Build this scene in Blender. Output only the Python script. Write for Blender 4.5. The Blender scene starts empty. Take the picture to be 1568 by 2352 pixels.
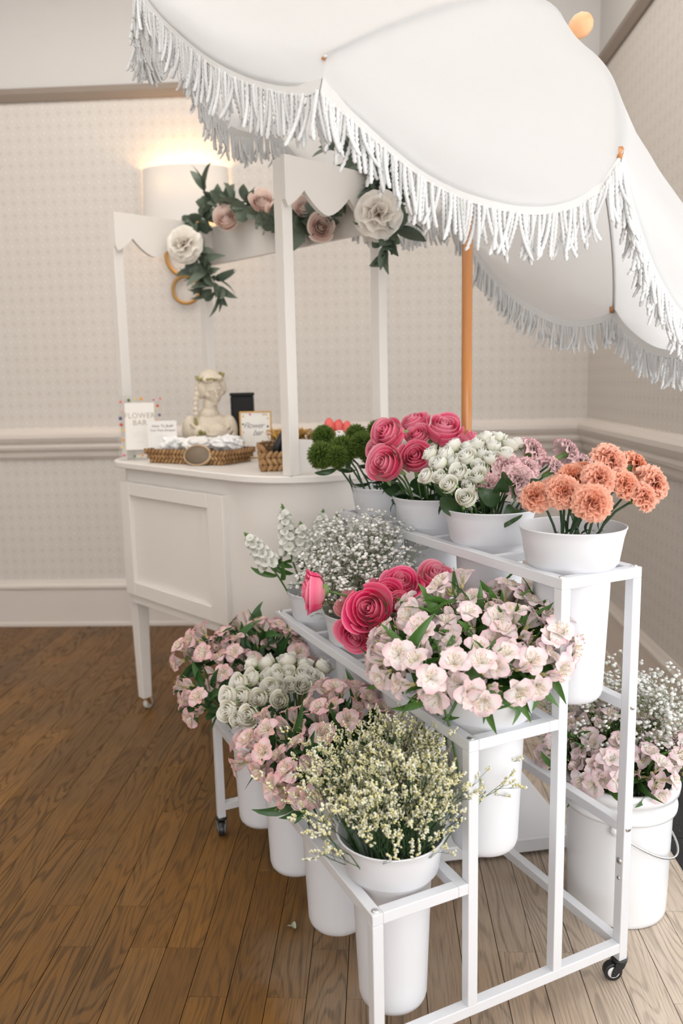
import bpy, bmesh, math, random
import numpy as np
from mathutils import Matrix, Vector
pi = math.pi
S = bpy.context.scene
C = S.collection
rnd = random.Random(7)

# ------------------------------------------------------------------ camera
CAMZ, FPX = 1.30, 1848.7222
YAW, PITCH, ROLL = .0485, .1599, -.0219
_f = np.array([-math.sin(YAW)*math.cos(PITCH), math.cos(YAW)*math.cos(PITCH), -math.sin(PITCH)])
_r = np.array([math.cos(YAW), math.sin(YAW), 0.]); _u = np.cross(_r, _f)
_c, _s = math.cos(ROLL), math.sin(ROLL)
CR, CU, CF = _c*_r + _s*_u, -_s*_r + _c*_u, _f
CP = np.array([0, 0, CAMZ])
cd = bpy.data.cameras.new('camera'); cam = bpy.data.objects.new('camera', cd); C.objects.link(cam)
m = Matrix([[CR[i], CU[i], -CF[i], CP[i]] for i in range(3)] + [[0, 0, 0, 1]])
cam.matrix_world = m
cd.sensor_fit = 'VERTICAL'; cd.sensor_height = 36; cd.lens = FPX/2352*36
cd.clip_start = .05; cd.clip_end = 60
cd.dof.use_dof = True; cd.dof.focus_distance = 1.78; cd.dof.aperture_fstop = 2.6
S.camera = cam

# ------------------------------------------------------------------ world, daylight, fill lights, exposure
W = bpy.data.worlds.new('world'); S.world = W; W.use_nodes = True
W.node_tree.nodes['Background'].inputs[0].default_value = (1, .98, .955, 1)
W.node_tree.nodes['Background'].inputs[1].default_value = 1.0
def area(name, loc, target, sx, sy, energy, col):
    l = bpy.data.lights.new(name, 'AREA'); l.shape = 'RECTANGLE'; l.size = sx; l.size_y = sy
    l.energy = energy; l.color = col
    o = bpy.data.objects.new(name, l); C.objects.link(o); o.location = loc
    o.rotation_euler = (Vector(target)-Vector(loc)).to_track_quat('-Z', 'Y').to_euler()
    return o
area('window_daylight', (1.30, .80, 1.38), (-.4, 1.25, .95), 3.5, 2.55, 18, (.96, .98, 1))
area('rear_fill', (1.1, -3.4, 2.0), (-.3, 2.8, 1.2), 3.4, 2.6, 66, (1, .985, .965))  # unseen panel added behind the camera as broad front fill
area('overhead_fill', (-.7, 1.9, 3.42), (-.7, 1.9001, 0), 3.6, 3.6, 52, (1, .95, .89))  # unseen overhead panel added for soft fill, no fixture there
S.view_settings.view_transform = 'Standard'; S.view_settings.look = 'None'
S.view_settings.gamma = 1; S.view_settings.use_curve_mapping = False
S.view_settings.exposure = 0.58
S.cycles.use_denoising = True
S.cycles.max_bounces = 4; S.cycles.diffuse_bounces = 3; S.cycles.glossy_bounces = 2; S.cycles.transmission_bounces = 3; S.cycles.transparent_max_bounces = 8
S.cycles.use_adaptive_sampling = True; S.cycles.adaptive_threshold = .09; S.cycles.adaptive_min_samples = 12
S.cycles.caustics_reflective = False; S.cycles.caustics_refractive = False

# ------------------------------------------------------------------ helpers
def at(px, py, Y):                       # the point at depth Y seen at a pixel
    d = CF + CR*(px-784)/FPX - CU*(py-1176)/FPX
    return CP + d*(Y/d[1])
def atz(px, py, z):
    d = CF + CR*(px-784)/FPX - CU*(py-1176)/FPX
    return CP + d*((z-CAMZ)/d[2])

class G:
    def __init__(s): s.v = []; s.f = []; s.uv = []; s.n = 0
    def add(s, v, f, uv=None):
        v = np.asarray(v, float).reshape(-1, 3); o = s.n
        s.v.append(v); s.n += len(v)
        s.uv.append(np.zeros((len(v), 2)) if uv is None else np.asarray(uv, float).reshape(-1, 2))
        s.f += [tuple(i+o for i in q) for q in f]
        return s
    def box(s, a, b, M=None):
        (x0, y0, z0), (x1, y1, z1) = a, b
        v = np.array([(x0,y0,z0),(x1,y0,z0),(x1,y1,z0),(x0,y1,z0),(x0,y0,z1),(x1,y0,z1),(x1,y1,z1),(x0,y1,z1)], float)
        if M is not None: v = v @ np.array(M.to_3x3()).T + np.array(M.translation)
        return s.add(v, [(0,3,2,1),(4,5,6,7),(0,1,5,4),(1,2,6,5),(2,3,7,6),(3,0,4,7)])
    def tube(s, path, r, n=6, cap=True, uv=None):
        P = np.asarray(path, float); k = len(P)
        r = np.full(k, r) if np.isscalar(r) else np.asarray(r, float)
        t = np.gradient(P, axis=0); t /= np.linalg.norm(t, axis=1)[:, None]+1e-12
        a = np.cross(t[0], [0, 0, 1]);
        if np.linalg.norm(a) < .1: a = np.cross(t[0], [1, 0, 0])
        a /= np.linalg.norm(a); rings = []
        for i in range(k):
            a = a - t[i]*(a@t[i]); a /= np.linalg.norm(a)+1e-12; b = np.cross(t[i], a)
            ang = np.arange(n)*2*pi/n
            rings.append(P[i]+r[i]*(np.cos(ang)[:, None]*a+np.sin(ang)[:, None]*b))
        v = np.concatenate(rings); f = []
        for i in range(k-1):
            for j in range(n):
                q = (j+1) % n; f.append((i*n+j, i*n+q, (i+1)*n+q, (i+1)*n+j))
        if cap: f += [tuple(range(n))[::-1], tuple(range((k-1)*n, k*n))]
        uvs = np.repeat(np.linspace(0, 1, k), n); uvs = np.stack([np.tile(np.arange(n)/n, k), uvs], 1)
        return s.add(v, f, uvs)
    def lathe(s, prof, n=32, c=(0, 0, 0), cap0=False, cap1=False):
        ang = np.arange(n)*2*pi/n; v = []; f = []
        for r, z in prof: v.append(np.stack([c[0]+r*np.cos(ang), c[1]+r*np.sin(ang), np.full(n, c[2]+z)], 1))
        k = len(prof)
        for i in range(k-1):
            for j in range(n):
                q = (j+1) % n; f.append((i*n+j, i*n+q, (i+1)*n+q, (i+1)*n+j))
        if cap0: f.append(tuple(range(n))[::-1])
        if cap1: f.append(tuple(range((k-1)*n, k*n)))
        return s.add(np.concatenate(v), f)
    def grid(s, A, uv=None, closed=False):
        A = np.asarray(A, float); nu, nv = A.shape[:2]; f = []
        for i in range(nu-1):
            for j in range(nv if closed else nv-1):
                q = (j+1) % nv; f.append((i*nv+j, i*nv+q, (i+1)*nv+q, (i+1)*nv+j))
        if uv is None:
            a, b = np.meshgrid(np.linspace(0, 1, nu), np.linspace(0, 1, nv), indexing='ij'); uv = np.stack([a, b], -1)
        return s.add(A.reshape(-1, 3), f, np.asarray(uv).reshape(-1, 2))
    def prism(s, pts, z0, z1, axes='xyz'):         # polygon pts extruded
        n = len(pts); v = [(x, y, z0) for x, y in pts]+[(x, y, z1) for x, y in pts]
        if axes == 'yzx': v = [(c, a, b) for a, b, c in v]
        f = [tuple(range(n))[::-1], tuple(range(n, 2*n))]+[(i, (i+1) % n, n+(i+1) % n, n+i) for i in range(n)]
        return s.add(v, f)
    def sphere(s, c, r, nu=8, nv=6, M=None):
        r = np.array([r]*3 if np.isscalar(r) else r, float)
        th = np.linspace(0, pi, nv+1); A = np.zeros((nv+1, nu, 3))
        for i, t in enumerate(th):
            for j in range(nu):
                p = 2*pi*j/nu; A[i, j] = (math.sin(t)*math.cos(p), math.sin(t)*math.sin(p), math.cos(t))
        A = A*r
        if M is not None: A = A @ np.array(M.to_3x3()).T
        return s.grid(A+np.array(c, float), closed=True)
    def mesh(s, name, mat, smooth=True):
        me = bpy.data.meshes.new(name); V = np.concatenate(s.v); UV = np.concatenate(s.uv)
        cnt = np.array([len(q) for q in s.f], np.int32); L = np.fromiter((i for q in s.f for i in q), np.int32, int(cnt.sum()))
        me.vertices.add(len(V)); me.vertices.foreach_set('co', V.ravel())
        me.loops.add(len(L)); me.loops.foreach_set('vertex_index', L)
        me.polygons.add(len(cnt)); st = np.zeros(len(cnt), np.int32); st[1:] = np.cumsum(cnt)[:-1]
        me.polygons.foreach_set('loop_start', st); me.polygons.foreach_set('loop_total', cnt)
        me.polygons.foreach_set('use_smooth', np.full(len(cnt), smooth))
        ul = me.uv_layers.new(name='UVMap'); ul.data.foreach_set('uv', UV[L].ravel())
        me.update(calc_edges=True); me.validate()
        if mat: me.materials.append(mat)
        return me

def obj(name, me, parent=None, M=None, bevel=0):
    o = bpy.data.objects.new(name, me); C.objects.link(o)
    if parent: o.parent = parent
    if M is not None: o.matrix_basis = M
    if bevel:
        b = o.modifiers.new('bevel', 'BEVEL'); b.width = bevel; b.segments = 2; b.limit_method = 'ANGLE'; b.angle_limit = .7
    return o
def tag(o, label, cat, group=None, kind=None):
    o['label'] = label; o['category'] = cat
    if group: o['group'] = group
    if kind: o['kind'] = kind
    return o
def thing(name, label, cat, loc=(0, 0, 0), rz=0, group=None):
    o = bpy.data.objects.new(name, None); C.objects.link(o); o.empty_display_size = .05
    o.location = loc; o.rotation_euler = (0, 0, rz)
    return tag(o, label, cat, group)
def struct(name, me, label, cat, parent=None, bevel=0):
    o = obj(name, me, parent, bevel=bevel); o['kind'] = 'structure'; o['label'] = label; o['category'] = cat
    return o
def frame(d, spin=0., loc=(0, 0, 0), sc=1.):        # matrix: local Z -> d
    z = Vector(d).normalized(); a = Vector((0, 0, 1)) if abs(z.z) < .95 else Vector((1, 0, 0))
    x = a.cross(z).normalized(); y = z.cross(x)
    Mx = Matrix((x, y, z)).transposed().to_4x4() @ Matrix.Rotation(spin, 4, 'Z')
    sc = Vector((sc, sc, sc)) if not hasattr(sc, '__len__') else Vector(sc)
    return Matrix.Translation(Vector(loc)) @ Mx @ Matrix.Diagonal((*sc, 1))

# ------------------------------------------------------------------ materials
def mat(name, col=(.8, .8, .8), rough=.5, spec=.5, metal=0):
    m = bpy.data.materials.new(name); m.use_nodes = True
    b = m.node_tree.nodes['Principled BSDF']
    b.inputs['Base Color'].default_value = (*col, 1); b.inputs['Roughness'].default_value = rough
    b.inputs['Specular IOR Level'].default_value = spec; b.inputs['Metallic'].default_value = metal
    return m
class NT:
    def __init__(s, m): s.t = m.node_tree; s.b = s.t.nodes.get('Principled BSDF'); s.out = s.t.nodes.get('Material Output')
    def n(s, ty, ins=None, **kw):
        x = s.t.nodes.new(ty)
        for k, v in kw.items(): setattr(x, k, v)
        for k, v in (ins or {}).items():
            if hasattr(v, 'is_linked') or isinstance(v, bpy.types.NodeSocket): s.t.links.new(v, x.inputs[k])
            else: x.inputs[k].default_value = v
        return x
    def link(s, a, b): s.t.links.new(a, b)
    def math(s, op, a, b=0, c=0):
        return s.n('ShaderNodeMath', {0: a, 1: b, 2: c}, operation=op).outputs[0]
    def ramp(s, fac, stops):
        r = s.n('ShaderNodeValToRGB', {0: fac}); e = r.color_ramp.elements
        while len(e) < len(stops): e.new(.5)
        for i, (p, c) in enumerate(stops): e[i].position = p; e[i].color = (*c, 1)
        return r.outputs[0]
    def mix(s, fac, a, b, mode='MIX'):
        x = s.n('ShaderNodeMix', data_type='RGBA', blend_type=mode)
        for k, v in ((0, fac), (6, a), (7, b)):
            if isinstance(v, bpy.types.NodeSocket): s.t.links.new(v, x.inputs[k])
            else: x.inputs[k].default_value = v if k == 0 else (*v, 1)
        return x.outputs[2]
def leafy(m, nt, colsock, trans=.35, rough=.5, tcol=None):       # add translucency to a thin surface
    t = nt.n('ShaderNodeBsdfTranslucent', {0: colsock if tcol is None else (*tcol, 1)})
    nt.link(colsock, nt.b.inputs['Base Color']); nt.b.inputs['Roughness'].default_value = rough
    mx = nt.n('ShaderNodeMixShader', {0: trans, 1: nt.b.outputs[0], 2: t.outputs[0]})
    nt.link(mx.outputs[0], nt.out.inputs[0]); return m

def wallpaper(name, axis):
    m = mat(name, rough=.55); nt = NT(m)
    pos = nt.n('ShaderNodeNewGeometry').outputs['Position']
    sp = nt.n('ShaderNodeSeparateXYZ', {0: pos}); h = sp.outputs[axis]
    def ring(ox, oy):
        v = nt.n('ShaderNodeCombineXYZ', {0: nt.math('MULTIPLY_ADD', h, 1/.053, ox), 1: nt.math('MULTIPLY_ADD', sp.outputs[2], 1/.0605, oy), 2: 0.})
        fr = nt.n('ShaderNodeVectorMath', {0: v.outputs[0]}, operation='FRACTION').outputs[0]
        sb = nt.n('ShaderNodeVectorMath', {0: fr, 1: (.5, .5, 0)}, operation='SUBTRACT').outputs[0]
        ln = nt.n('ShaderNodeVectorMath', {0: sb}, operation='LENGTH').outputs['Value']
        d = nt.math('ABSOLUTE', nt.math('SUBTRACT', ln, .40))
        r = nt.n('ShaderNodeMapRange', {0: d, 1: .03, 2: .09, 3: 1., 4: 0.}).outputs[0]
        dot = nt.n('ShaderNodeMapRange', {0: ln, 1: .12, 2: .26, 3: 1., 4: 0.}).outputs[0]
        return r, dot
    r1, d1 = ring(0, 0); r2, d2 = ring(.5, .5)
    pat = nt.math('SUBTRACT', nt.math('MAXIMUM', nt.math('MULTIPLY', r1, .75), d1), nt.math('MULTIPLY', d2, .45))
    pat = nt.math('MULTIPLY_ADD', pat, .69, .31)
    nz = nt.n('ShaderNodeTexNoise', {'Scale': 9., 'Detail': 3.}).outputs[0]
    c1 = nt.mix(nz, (.575, .53, .485), (.605, .56, .515))
    col = nt.mix(nt.math('MULTIPLY', pat, .75), c1, (.68, .64, .60))
    nt.link(col, nt.b.inputs['Base Color'])
    bp = nt.n('ShaderNodeBump', {'Strength': .35, 'Distance': .002, 'Height': pat}); nt.link(bp.outputs[0], nt.b.inputs['Normal'])
    return m
def woodfloor():
    m = mat('oak_plank', rough=.36, spec=.16); nt = NT(m)
    pos = nt.n('ShaderNodeNewGeometry').outputs['Position']; rn = nt.n('ShaderNodeObjectInfo').outputs['Random']
    off = nt.n('ShaderNodeCombineXYZ', {0: nt.math('MULTIPLY', rn, 37.), 1: nt.math('MULTIPLY', rn, 91.), 2: 0.}).outputs[0]
    p = nt.n('ShaderNodeVectorMath', {0: pos, 1: off}, operation='ADD').outputs[0]
    st = nt.n('ShaderNodeVectorMath', {0: p, 1: (1, .13, 1)}, operation='MULTIPLY').outputs[0]
    fine = nt.n('ShaderNodeTexNoise', {'Vector': nt.n('ShaderNodeVectorMath', {0: p, 1: (1, .03, 1)}, operation='MULTIPLY').outputs[0], 'Scale': 260., 'Detail': 4., 'Roughness': .65}).outputs[0]
    big = nt.n('ShaderNodeTexNoise', {'Vector': st, 'Scale': 8., 'Detail': 2., 'Roughness': .45}).outputs[0]
    rings = nt.math('SINE', nt.math('MULTIPLY', big, 150.))      # cathedral figure: contour lines of a stretched noise
    rings = nt.n('ShaderNodeMapRange', {0: rings, 1: .25, 2: .95, 3: 0., 4: 1.}).outputs[0]
    patch = nt.n('ShaderNodeTexNoise', {'Vector': st, 'Scale': 5., 'Detail': 1.}).outputs[0]
    rings = nt.math('MULTIPLY', rings, nt.n('ShaderNodeMapRange', {0: patch, 1: .35, 2: .6, 3: .25, 4: 1.}).outputs[0])
    g = nt.math('MULTIPLY', nt.n('ShaderNodeMapRange', {0: fine, 1: .47, 2: .64, 3: 0., 4: 1.}).outputs[0], .6)
    dark = nt.math('MINIMUM', nt.math('ADD', nt.math('MULTIPLY', rings, nt.math('ADD', fine, .25)), g), 1.)
    base = nt.ramp(rn, [(0, (.145, .068, .017)), (.35, (.205, .098, .025)), (.7, (.16, .081, .024)), (1, (.235, .115, .032))])
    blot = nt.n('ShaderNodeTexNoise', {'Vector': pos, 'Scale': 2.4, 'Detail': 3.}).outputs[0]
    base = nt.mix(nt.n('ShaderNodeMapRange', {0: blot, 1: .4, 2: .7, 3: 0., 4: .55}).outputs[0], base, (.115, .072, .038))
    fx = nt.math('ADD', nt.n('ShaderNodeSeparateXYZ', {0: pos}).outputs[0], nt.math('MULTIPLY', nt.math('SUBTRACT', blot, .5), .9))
    glare = nt.n('ShaderNodeMapRange', {0: fx, 1: -.25, 2: .65, 3: 0., 4: .9}).outputs[0]      # window light and glare painted into the boards, paler towards the right
    base = nt.mix(glare, base, (.60, .51, .42))
    col = nt.mix(nt.math('MULTIPLY', dark, .66), base, nt.mix(glare, (.030, .020, .012), (.27, .225, .185)))
    nt.link(col, nt.b.inputs['Base Color'])
    rr = nt.n('ShaderNodeMapRange', {0: dark, 1: 0., 2: 1., 3: .30, 4: .52}).outputs[0]; nt.link(rr, nt.b.inputs['Roughness'])
    bp = nt.n('ShaderNodeBump', {'Strength': .25, 'Distance': .001, 'Height': nt.math('SUBTRACT', 1., dark)}); nt.link(bp.outputs[0], nt.b.inputs['Normal'])
    return m
def speckle(name, base, spot, rough):
    m = mat(name, base, rough); nt = NT(m)
    n = nt.n('ShaderNodeTexNoise', {'Vector': nt.n('ShaderNodeNewGeometry').outputs['Position'], 'Scale': 420., 'Detail': 2.}).outputs[0]
    f = nt.n('ShaderNodeMapRange', {0: n, 1: .66, 2: .72, 3: 0., 4: 1.}).outputs[0]
    nt.link(nt.mix(f, base, spot), nt.b.inputs['Base Color']); return m
def petalmat(name, stops, edge=None, trans=.35, vary=.0, streak=None, tcol=None):
    m = mat(name); nt = NT(m); uv = nt.n('ShaderNodeUVMap').outputs[0]; sp = nt.n('ShaderNodeSeparateXYZ', {0: uv})
    col = nt.ramp(sp.outputs[0], stops)                 # u : base -> tip
    if edge is not None:                                # v : across, 0..1
        e = nt.math('MULTIPLY', nt.math('ABSOLUTE', nt.math('SUBTRACT', sp.outputs[1], .5)), 2.)
        col = nt.mix(nt.n('ShaderNodeMapRange', {0: e, 1: .45, 2: 1., 3: 0., 4: .8}).outputs[0], col, edge)
    if streak is not None:
        v2 = nt.n('ShaderNodeVectorMath', {0: uv, 1: (7., 26., 1)}, operation='MULTIPLY').outputs[0]
        n = nt.n('ShaderNodeTexNoise', {'Vector': v2, 'Scale': 1., 'Detail': 0.}).outputs[0]
        f = nt.n('ShaderNodeMapRange', {0: n, 1: .60, 2: .66, 3: 0., 4: 1.}).outputs[0]
        band = nt.ramp(sp.outputs[0], [(0, (0, 0, 0)), (.40, (1, 1, 1)), (.72, (1, 1, 1)), (.86, (0, 0, 0))])
        col = nt.mix(nt.math('MULTIPLY', f, band), col, streak)
    if vary:
        rn = nt.n('ShaderNodeObjectInfo').outputs['Random']
        hs = nt.n('ShaderNodeHueSaturation', {'Saturation': nt.math('MULTIPLY_ADD', rn, vary, 1-vary*.5), 'Color': col})
        col = hs.outputs[0]
    return leafy(m, nt, col, trans, .55, tcol)
def leafmat(name, c1, c2, rough=.38, trans=.22):
    m = mat(name); nt = NT(m); uv = nt.n('ShaderNodeUVMap').outputs[0]; sp = nt.n('ShaderNodeSeparateXYZ', {0: uv})
    rn = nt.n('ShaderNodeObjectInfo').outputs['Random']
    v = nt.math('SINE', nt.math('MULTIPLY', sp.outputs[1], 38.))
    col = nt.mix(rn, c1, c2)
    col = nt.mix(nt.math('MULTIPLY', nt.math('ABSOLUTE', v), .16), col, tuple(min(1, x*2.1+.02) for x in c2))
    return leafy(m, nt, col, trans, rough)

M_wall = wallpaper('wallpaper_back', 0); M_wallr = wallpaper('wallpaper_side', 1)
M_trim = mat('cream_paint', (.66, .60, .55), .38); M_upper = mat('upper_wall_paint', (.62, .60, .58), .7)
M_rail = mat('taupe_molding', (.27, .22, .18), .5)
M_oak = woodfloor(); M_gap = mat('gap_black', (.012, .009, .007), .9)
M_gran = speckle('black_granite', (.02, .022, .025), (.22, .23, .25), .12); M_grout = mat('grout', (.30, .30, .30), .8)
M_white = mat('white_powder_coat', (.67, .68, .71), .32); M_cart = mat('white_cart_paint', (.75, .712, .668), .42)
M_buck = mat('white_plastic', (.70, .712, .75), .38); M_pail = mat('glossy_white_plastic', (.83, .845, .87), .22)
M_steel = mat('steel', (.62, .62, .63), .3, metal=1); M_black = mat('black_plastic', (.015, .015, .017), .35)
M_hub = mat('caster_hub', (.75, .75, .76), .3); M_gold = mat('aged_gold', (.42, .23, .06), .45, metal=.6)
M_pole = mat('varnished_wood', (.50, .20, .055), .22); _n = NT(M_pole)
_g = _n.n('ShaderNodeTexNoise', {'Vector': _n.n('ShaderNodeVectorMath', {0: _n.n('ShaderNodeNewGeometry').outputs['Position'], 1: (90, 90, 4)}, operation='MULTIPLY').outputs[0], 'Scale': 1.}).outputs[0]
_n.link(_n.mix(_g, (.42, .155, .04), (.60, .26, .08)), _n.b.inputs['Base Color'])
M_ball = mat('pale_turned_wood', (.68, .36, .18), .4)
def canvas(name, col, tr):
    m = mat(name, col, .8); nt = NT(m); rgb = nt.n('ShaderNodeRGB'); rgb.outputs[0].default_value = (*col, 1)
    w = nt.n('ShaderNodeTexNoise', {'Scale': 260., 'Detail': 2.}).outputs[0]
    bp = nt.n('ShaderNodeBump', {'Strength': .12, 'Distance': .001, 'Height': w}); nt.link(bp.outputs[0], nt.b.inputs['Normal'])
    return leafy(m, nt, rgb.outputs[0], tr, .85)
M_canvas = canvas('white_canvas', (.84, .845, .85), .60); M_band = canvas('cotton_tape', (.70, .695, .68), .15)
M_cord = canvas('cotton_cord', (.83, .835, .835), .25)
M_stem = mat('green_stem', (.075, .15, .035), .5); M_stemd = mat('dark_stem', (.035, .075, .03), .5); M_twig = mat('grey_green_twig', (.22, .24, .12), .6)
M_leaf = leafmat('lily_leaf', (.032, .090, .018), (.070, .165, .028)); M_leafd = leafmat('dark_lily_leaf', (.022, .065, .02), (.045, .12, .03))
M_roseleaf = leafmat('rose_leaf', (.014, .040, .013), (.030, .075, .02), .3)
M_garl = leafmat('eucalyptus_leaf', (.065, .095, .065), (.15, .19, .14), .5, .15)
M_green = mat('calyx_green', (.16, .27, .08), .5)
def shade_black(): return M_black

# ------------------------------------------------------------------ the room
XR, YB, XL, ZC = 1.0758, 4.2471, -3.6, 3.5
ZRAIL, ZPIC, ZBASE = 1.091, 2.732, .258
g = G().box((XL, YB, 0), (XR+.2, YB+.12, ZPIC)); struct('wall_back', g.mesh('wall_back', M_wall, False), 'cream embossed lattice wallpaper wall behind the cart', 'wall')
g = G().box((XL, YB+.02, ZPIC), (XR+.2, YB+.12, ZC)); struct('wall_back_upper', g.mesh('wall_upper', M_upper, False), 'plain grey upper wall above the picture rail behind the cart', 'wall')
WY0, WY1, WZ0, WZ1 = -1.0, 2.60, .06, 2.66         # window opening in the right wall, out of the picture
g = G(); g.box((XR, WY1, 0), (XR+.12, YB, ZPIC)); g.box((XR, -2.4, 0), (XR+.12, WY0, ZPIC)); g.box((XR, WY0, 0), (XR+.12, WY1, WZ0)); g.box((XR, WY0, WZ1), (XR+.12, WY1, ZPIC))
struct('wall_right', g.mesh('wall_right', M_wallr, False), 'cream lattice wallpaper wall on the right side', 'wall')
g = G().box((XR+.02, -2.4, ZPIC), (XR+.12, YB+.02, ZC)); struct('wall_right_upper', g.mesh('wall_upper_r', M_upper, False), 'plain grey upper wall above the right picture rail', 'wall')
g = G().box((XL-.12, -2.4, 0), (XL, YB+.12, ZC)); struct('wall_left', g.mesh('wall_left', M_upper, False), 'plain painted wall far to the left', 'wall')
g = G().box((XL-.12, -2.4, ZC), (XR+.2, YB+.12, ZC+.1)); struct('ceiling', g.mesh('ceiling', mat('ceiling_white', (.8, .79, .78), .8), False), 'white ceiling above the room', 'ceiling')
wf = struct('window_1', G().box((XR-.02, WY0, WZ0-.03), (XR+.13, WY1, WZ0+.006)).mesh('window_sill', M_trim, False), 'white framed window in the right wall beside the flower stand', 'window')
g = G()
for y in (WY0, .18, 1.38, WY1-.05): g.box((XR+.05, y, WZ0), (XR+.09, y+.05, WZ1))
g.box((XR+.05, WY0, WZ1-.06), (XR+.09, WY1, WZ1)); obj('window_frame', g.mesh('window_frame', M_trim, False), wf)

def molding(name, prof, z0, back, label, mm, y0=2.60, x0=XL):
    g = G(); n = len(prof)                          # prof: (out from wall, height)
    if back: a = [(x0, YB-d, z0+h) for d, h in prof]; b = [(XR-d, YB-d, z0+h) for d, h in prof]
    else: a = [(XR-d, YB-d, z0+h) for d, h in prof]; b = [(XR-d, y0, z0+h) for d, h in prof]
    f = [(i, (i+1) % n, n+(i+1) % n, n+i) for i in range(n)]+[tuple(range(n)), tuple(range(n, 2*n))[::-1]]
    me = g.add(a+b, f).mesh(name, mm, False); return struct(name, me, label, 'molding', bevel=0)
chair = [(0, -.165), (.012, -.165), (.022, -.15), (.024, -.125), (.040, -.115), (.045, -.10), (.042, -.085), (.052, -.07), (.060, -.05), (.058, -.03), (.045, -.018), (.03, -.012), (.02, 0), (0, 0)]
base = [(0, 0), (.026, 0), (.026, .018), (.018, .022), (.018, .205), (.026, .215), (.026, .228), (.016, .24), (.008, .258), (0, .258)]
pict = [(0, -.012), (.012, -.012), (.022, .005), (.03, .02), (.032, .04), (.02, .05), (0, .055)]
molding('trim_1', chair, ZRAIL, True, 'cream chair rail along the back wall', M_trim); molding('trim_2', chair, ZRAIL, False, 'cream chair rail along the right wall', M_trim)
molding('baseboard_back', base, 0, True, 'tall cream baseboard along the back wall', M_trim); molding('baseboard_right', base, 0, False, 'tall cream baseboard along the right wall', M_trim)
molding('trim_3', pict, ZPIC, True, 'taupe picture rail on the back wall', M_rail); molding('trim_4', pict, ZPIC, False, 'taupe picture rail on the right wall', M_rail, 1.2)

# floor: sub-floor with every plank laid on it
fl = struct('floor', G().box((XL, -2.4, -.06), (XR+.1, YB, -.006)).mesh('subfloor', M_gap, False), 'dark brown oak plank floor', 'floor')
PW, OX, XT = .0857, .599, .790
pcache = {}
def plank(x0, x1, y0, y1):
    k = (round(x1-x0, 4), round(y1-y0, 3))
    if k not in pcache:
        w, l, e, t = k[0]/2-.0007, k[1]/2-.0004, .0006, .016
        v = [(sx*w, sy*l, -t) for sx, sy in ((-1,-1),(1,-1),(1,1),(-1,1))]+[(sx*w, sy*l, -e) for sx, sy in ((-1,-1),(1,-1),(1,1),(-1,1))]+[(sx*(w-e), sy*(l-e), 0) for sx, sy in ((-1,-1),(1,-1),(1,1),(-1,1))]
        f = [(8,9,10,11)]+[(a+i, a+(i+1) % 4, a+4+(i+1) % 4, a+4+i) for a in (0, 4) for i in range(4)]
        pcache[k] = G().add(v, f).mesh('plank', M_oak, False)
    o = obj('plank', pcache[k], fl); o.location = ((x0+x1)/2, (y0+y1)/2, rnd.uniform(-.0007, 0)); return o
k = -2
rows = []
while OX-PW*k > XL: rows.append(OX-PW*k); k += 1
for x in rows:
    x1 = min(x+PW, XT); x0 = x
    if x1-x0 < .01: continue
    near = 1.1 if x > -1.35 else (1.5 if x > -1.9 else 2.5)
    if x < -2.1: continue
    y = near-.62; first = True
    while y < YB-.01:
        l = rnd.choice((.45, .6, .75, .9)) if not first else rnd.choice((.3, .45, .6, .75)); first = False; y2 = min(y+l, YB-.002)
        if YB-y2 < .15: y2 = YB-.002
        plank(x0, x1, y, y2); y = y2
g = G()
far = G()
for x in rows:                                      # boards out of the picture, joined
    ys = -2.3; ye = (1.1 if x > -1.35 else (1.5 if x > -1.9 else 2.5))-.62
    if x < -2.1: ye = YB
    x1 = min(x+PW, XT)
    if x1-x > .01: far.box((x+.001, ys, -.016), (x1-.001, ye, -.0004))
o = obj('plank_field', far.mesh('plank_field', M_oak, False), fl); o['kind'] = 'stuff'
tb = struct('tile_border', G().box((XT, -2.3, -.02), (XR, 2.75, -.004)).mesh('tile_bed', M_grout, False), 'black granite tile border in the floor along the right wall', 'tile floor')
y = .35; tm = G().box((-.1405, -.1485, -.012), (.1405, .1485, .001)).mesh('tile', M_gran, False)
while y < 2.7:
    o = obj('tile', tm, tb); o.location = ((XT+XR)/2, y+.15, 0); y += .30
for nm, ys in (('plank', (2.76,)),):                # boards beyond the tile
    for x in (XT, XT+PW, XT+2*PW, XT+3*PW):
        x1 = min(x+PW, XR)
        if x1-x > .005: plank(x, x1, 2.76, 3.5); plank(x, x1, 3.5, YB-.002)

# ------------------------------------------------------------------ wall sconce
sc = thing('wall_sconce', 'half-drum white wall sconce glowing above two gold rings', 'wall lamp', (-.955, YB, 2.24))
n = 24; ang = np.linspace(0, pi, n+1); R0, R1, D0, D1 = .218, .232, .115, .125
out = np.array([[(-math.cos(a)*r, -math.sin(a)*d-.004, z) for a in ang] for r, d, z in ((R1, D1, -.135), (R0+.004, D0+.003, 0), (R0, D0, .135))])
inn = out*np.array([.985, .97, 1])
g = G().grid(out); g.grid(inn[::-1]); g.grid(np.stack([out[2], inn[2]])); g.grid(np.stack([inn[0], out[0]]))
Ms = mat('linen_shade', (.80, .78, .75), .8); nt = NT(Ms); rgb = nt.n('ShaderNodeRGB'); rgb.outputs[0].default_value = (.80, .78, .75, 1); leafy(Ms, nt, rgb.outputs[0], .12, .9)
obj('lamp_shade', g.mesh('lamp_shade', Ms), sc)
def ring(R, r, n=40, k=10):
    a = np.arange(n)*2*pi/n; b = np.arange(k)*2*pi/k
    A = np.array([[((R+r*math.cos(q))*math.cos(p), r*math.sin(q), (R+r*math.cos(q))*math.sin(p)) for q in b] for p in a])
    g = G(); f = [(i*k+j, i*k+(j+1) % k, ((i+1) % n)*k+(j+1) % k, ((i+1) % n)*k+j) for i in range(n) for j in range(k)]
    return g.add(A.reshape(-1, 3), f)
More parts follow.
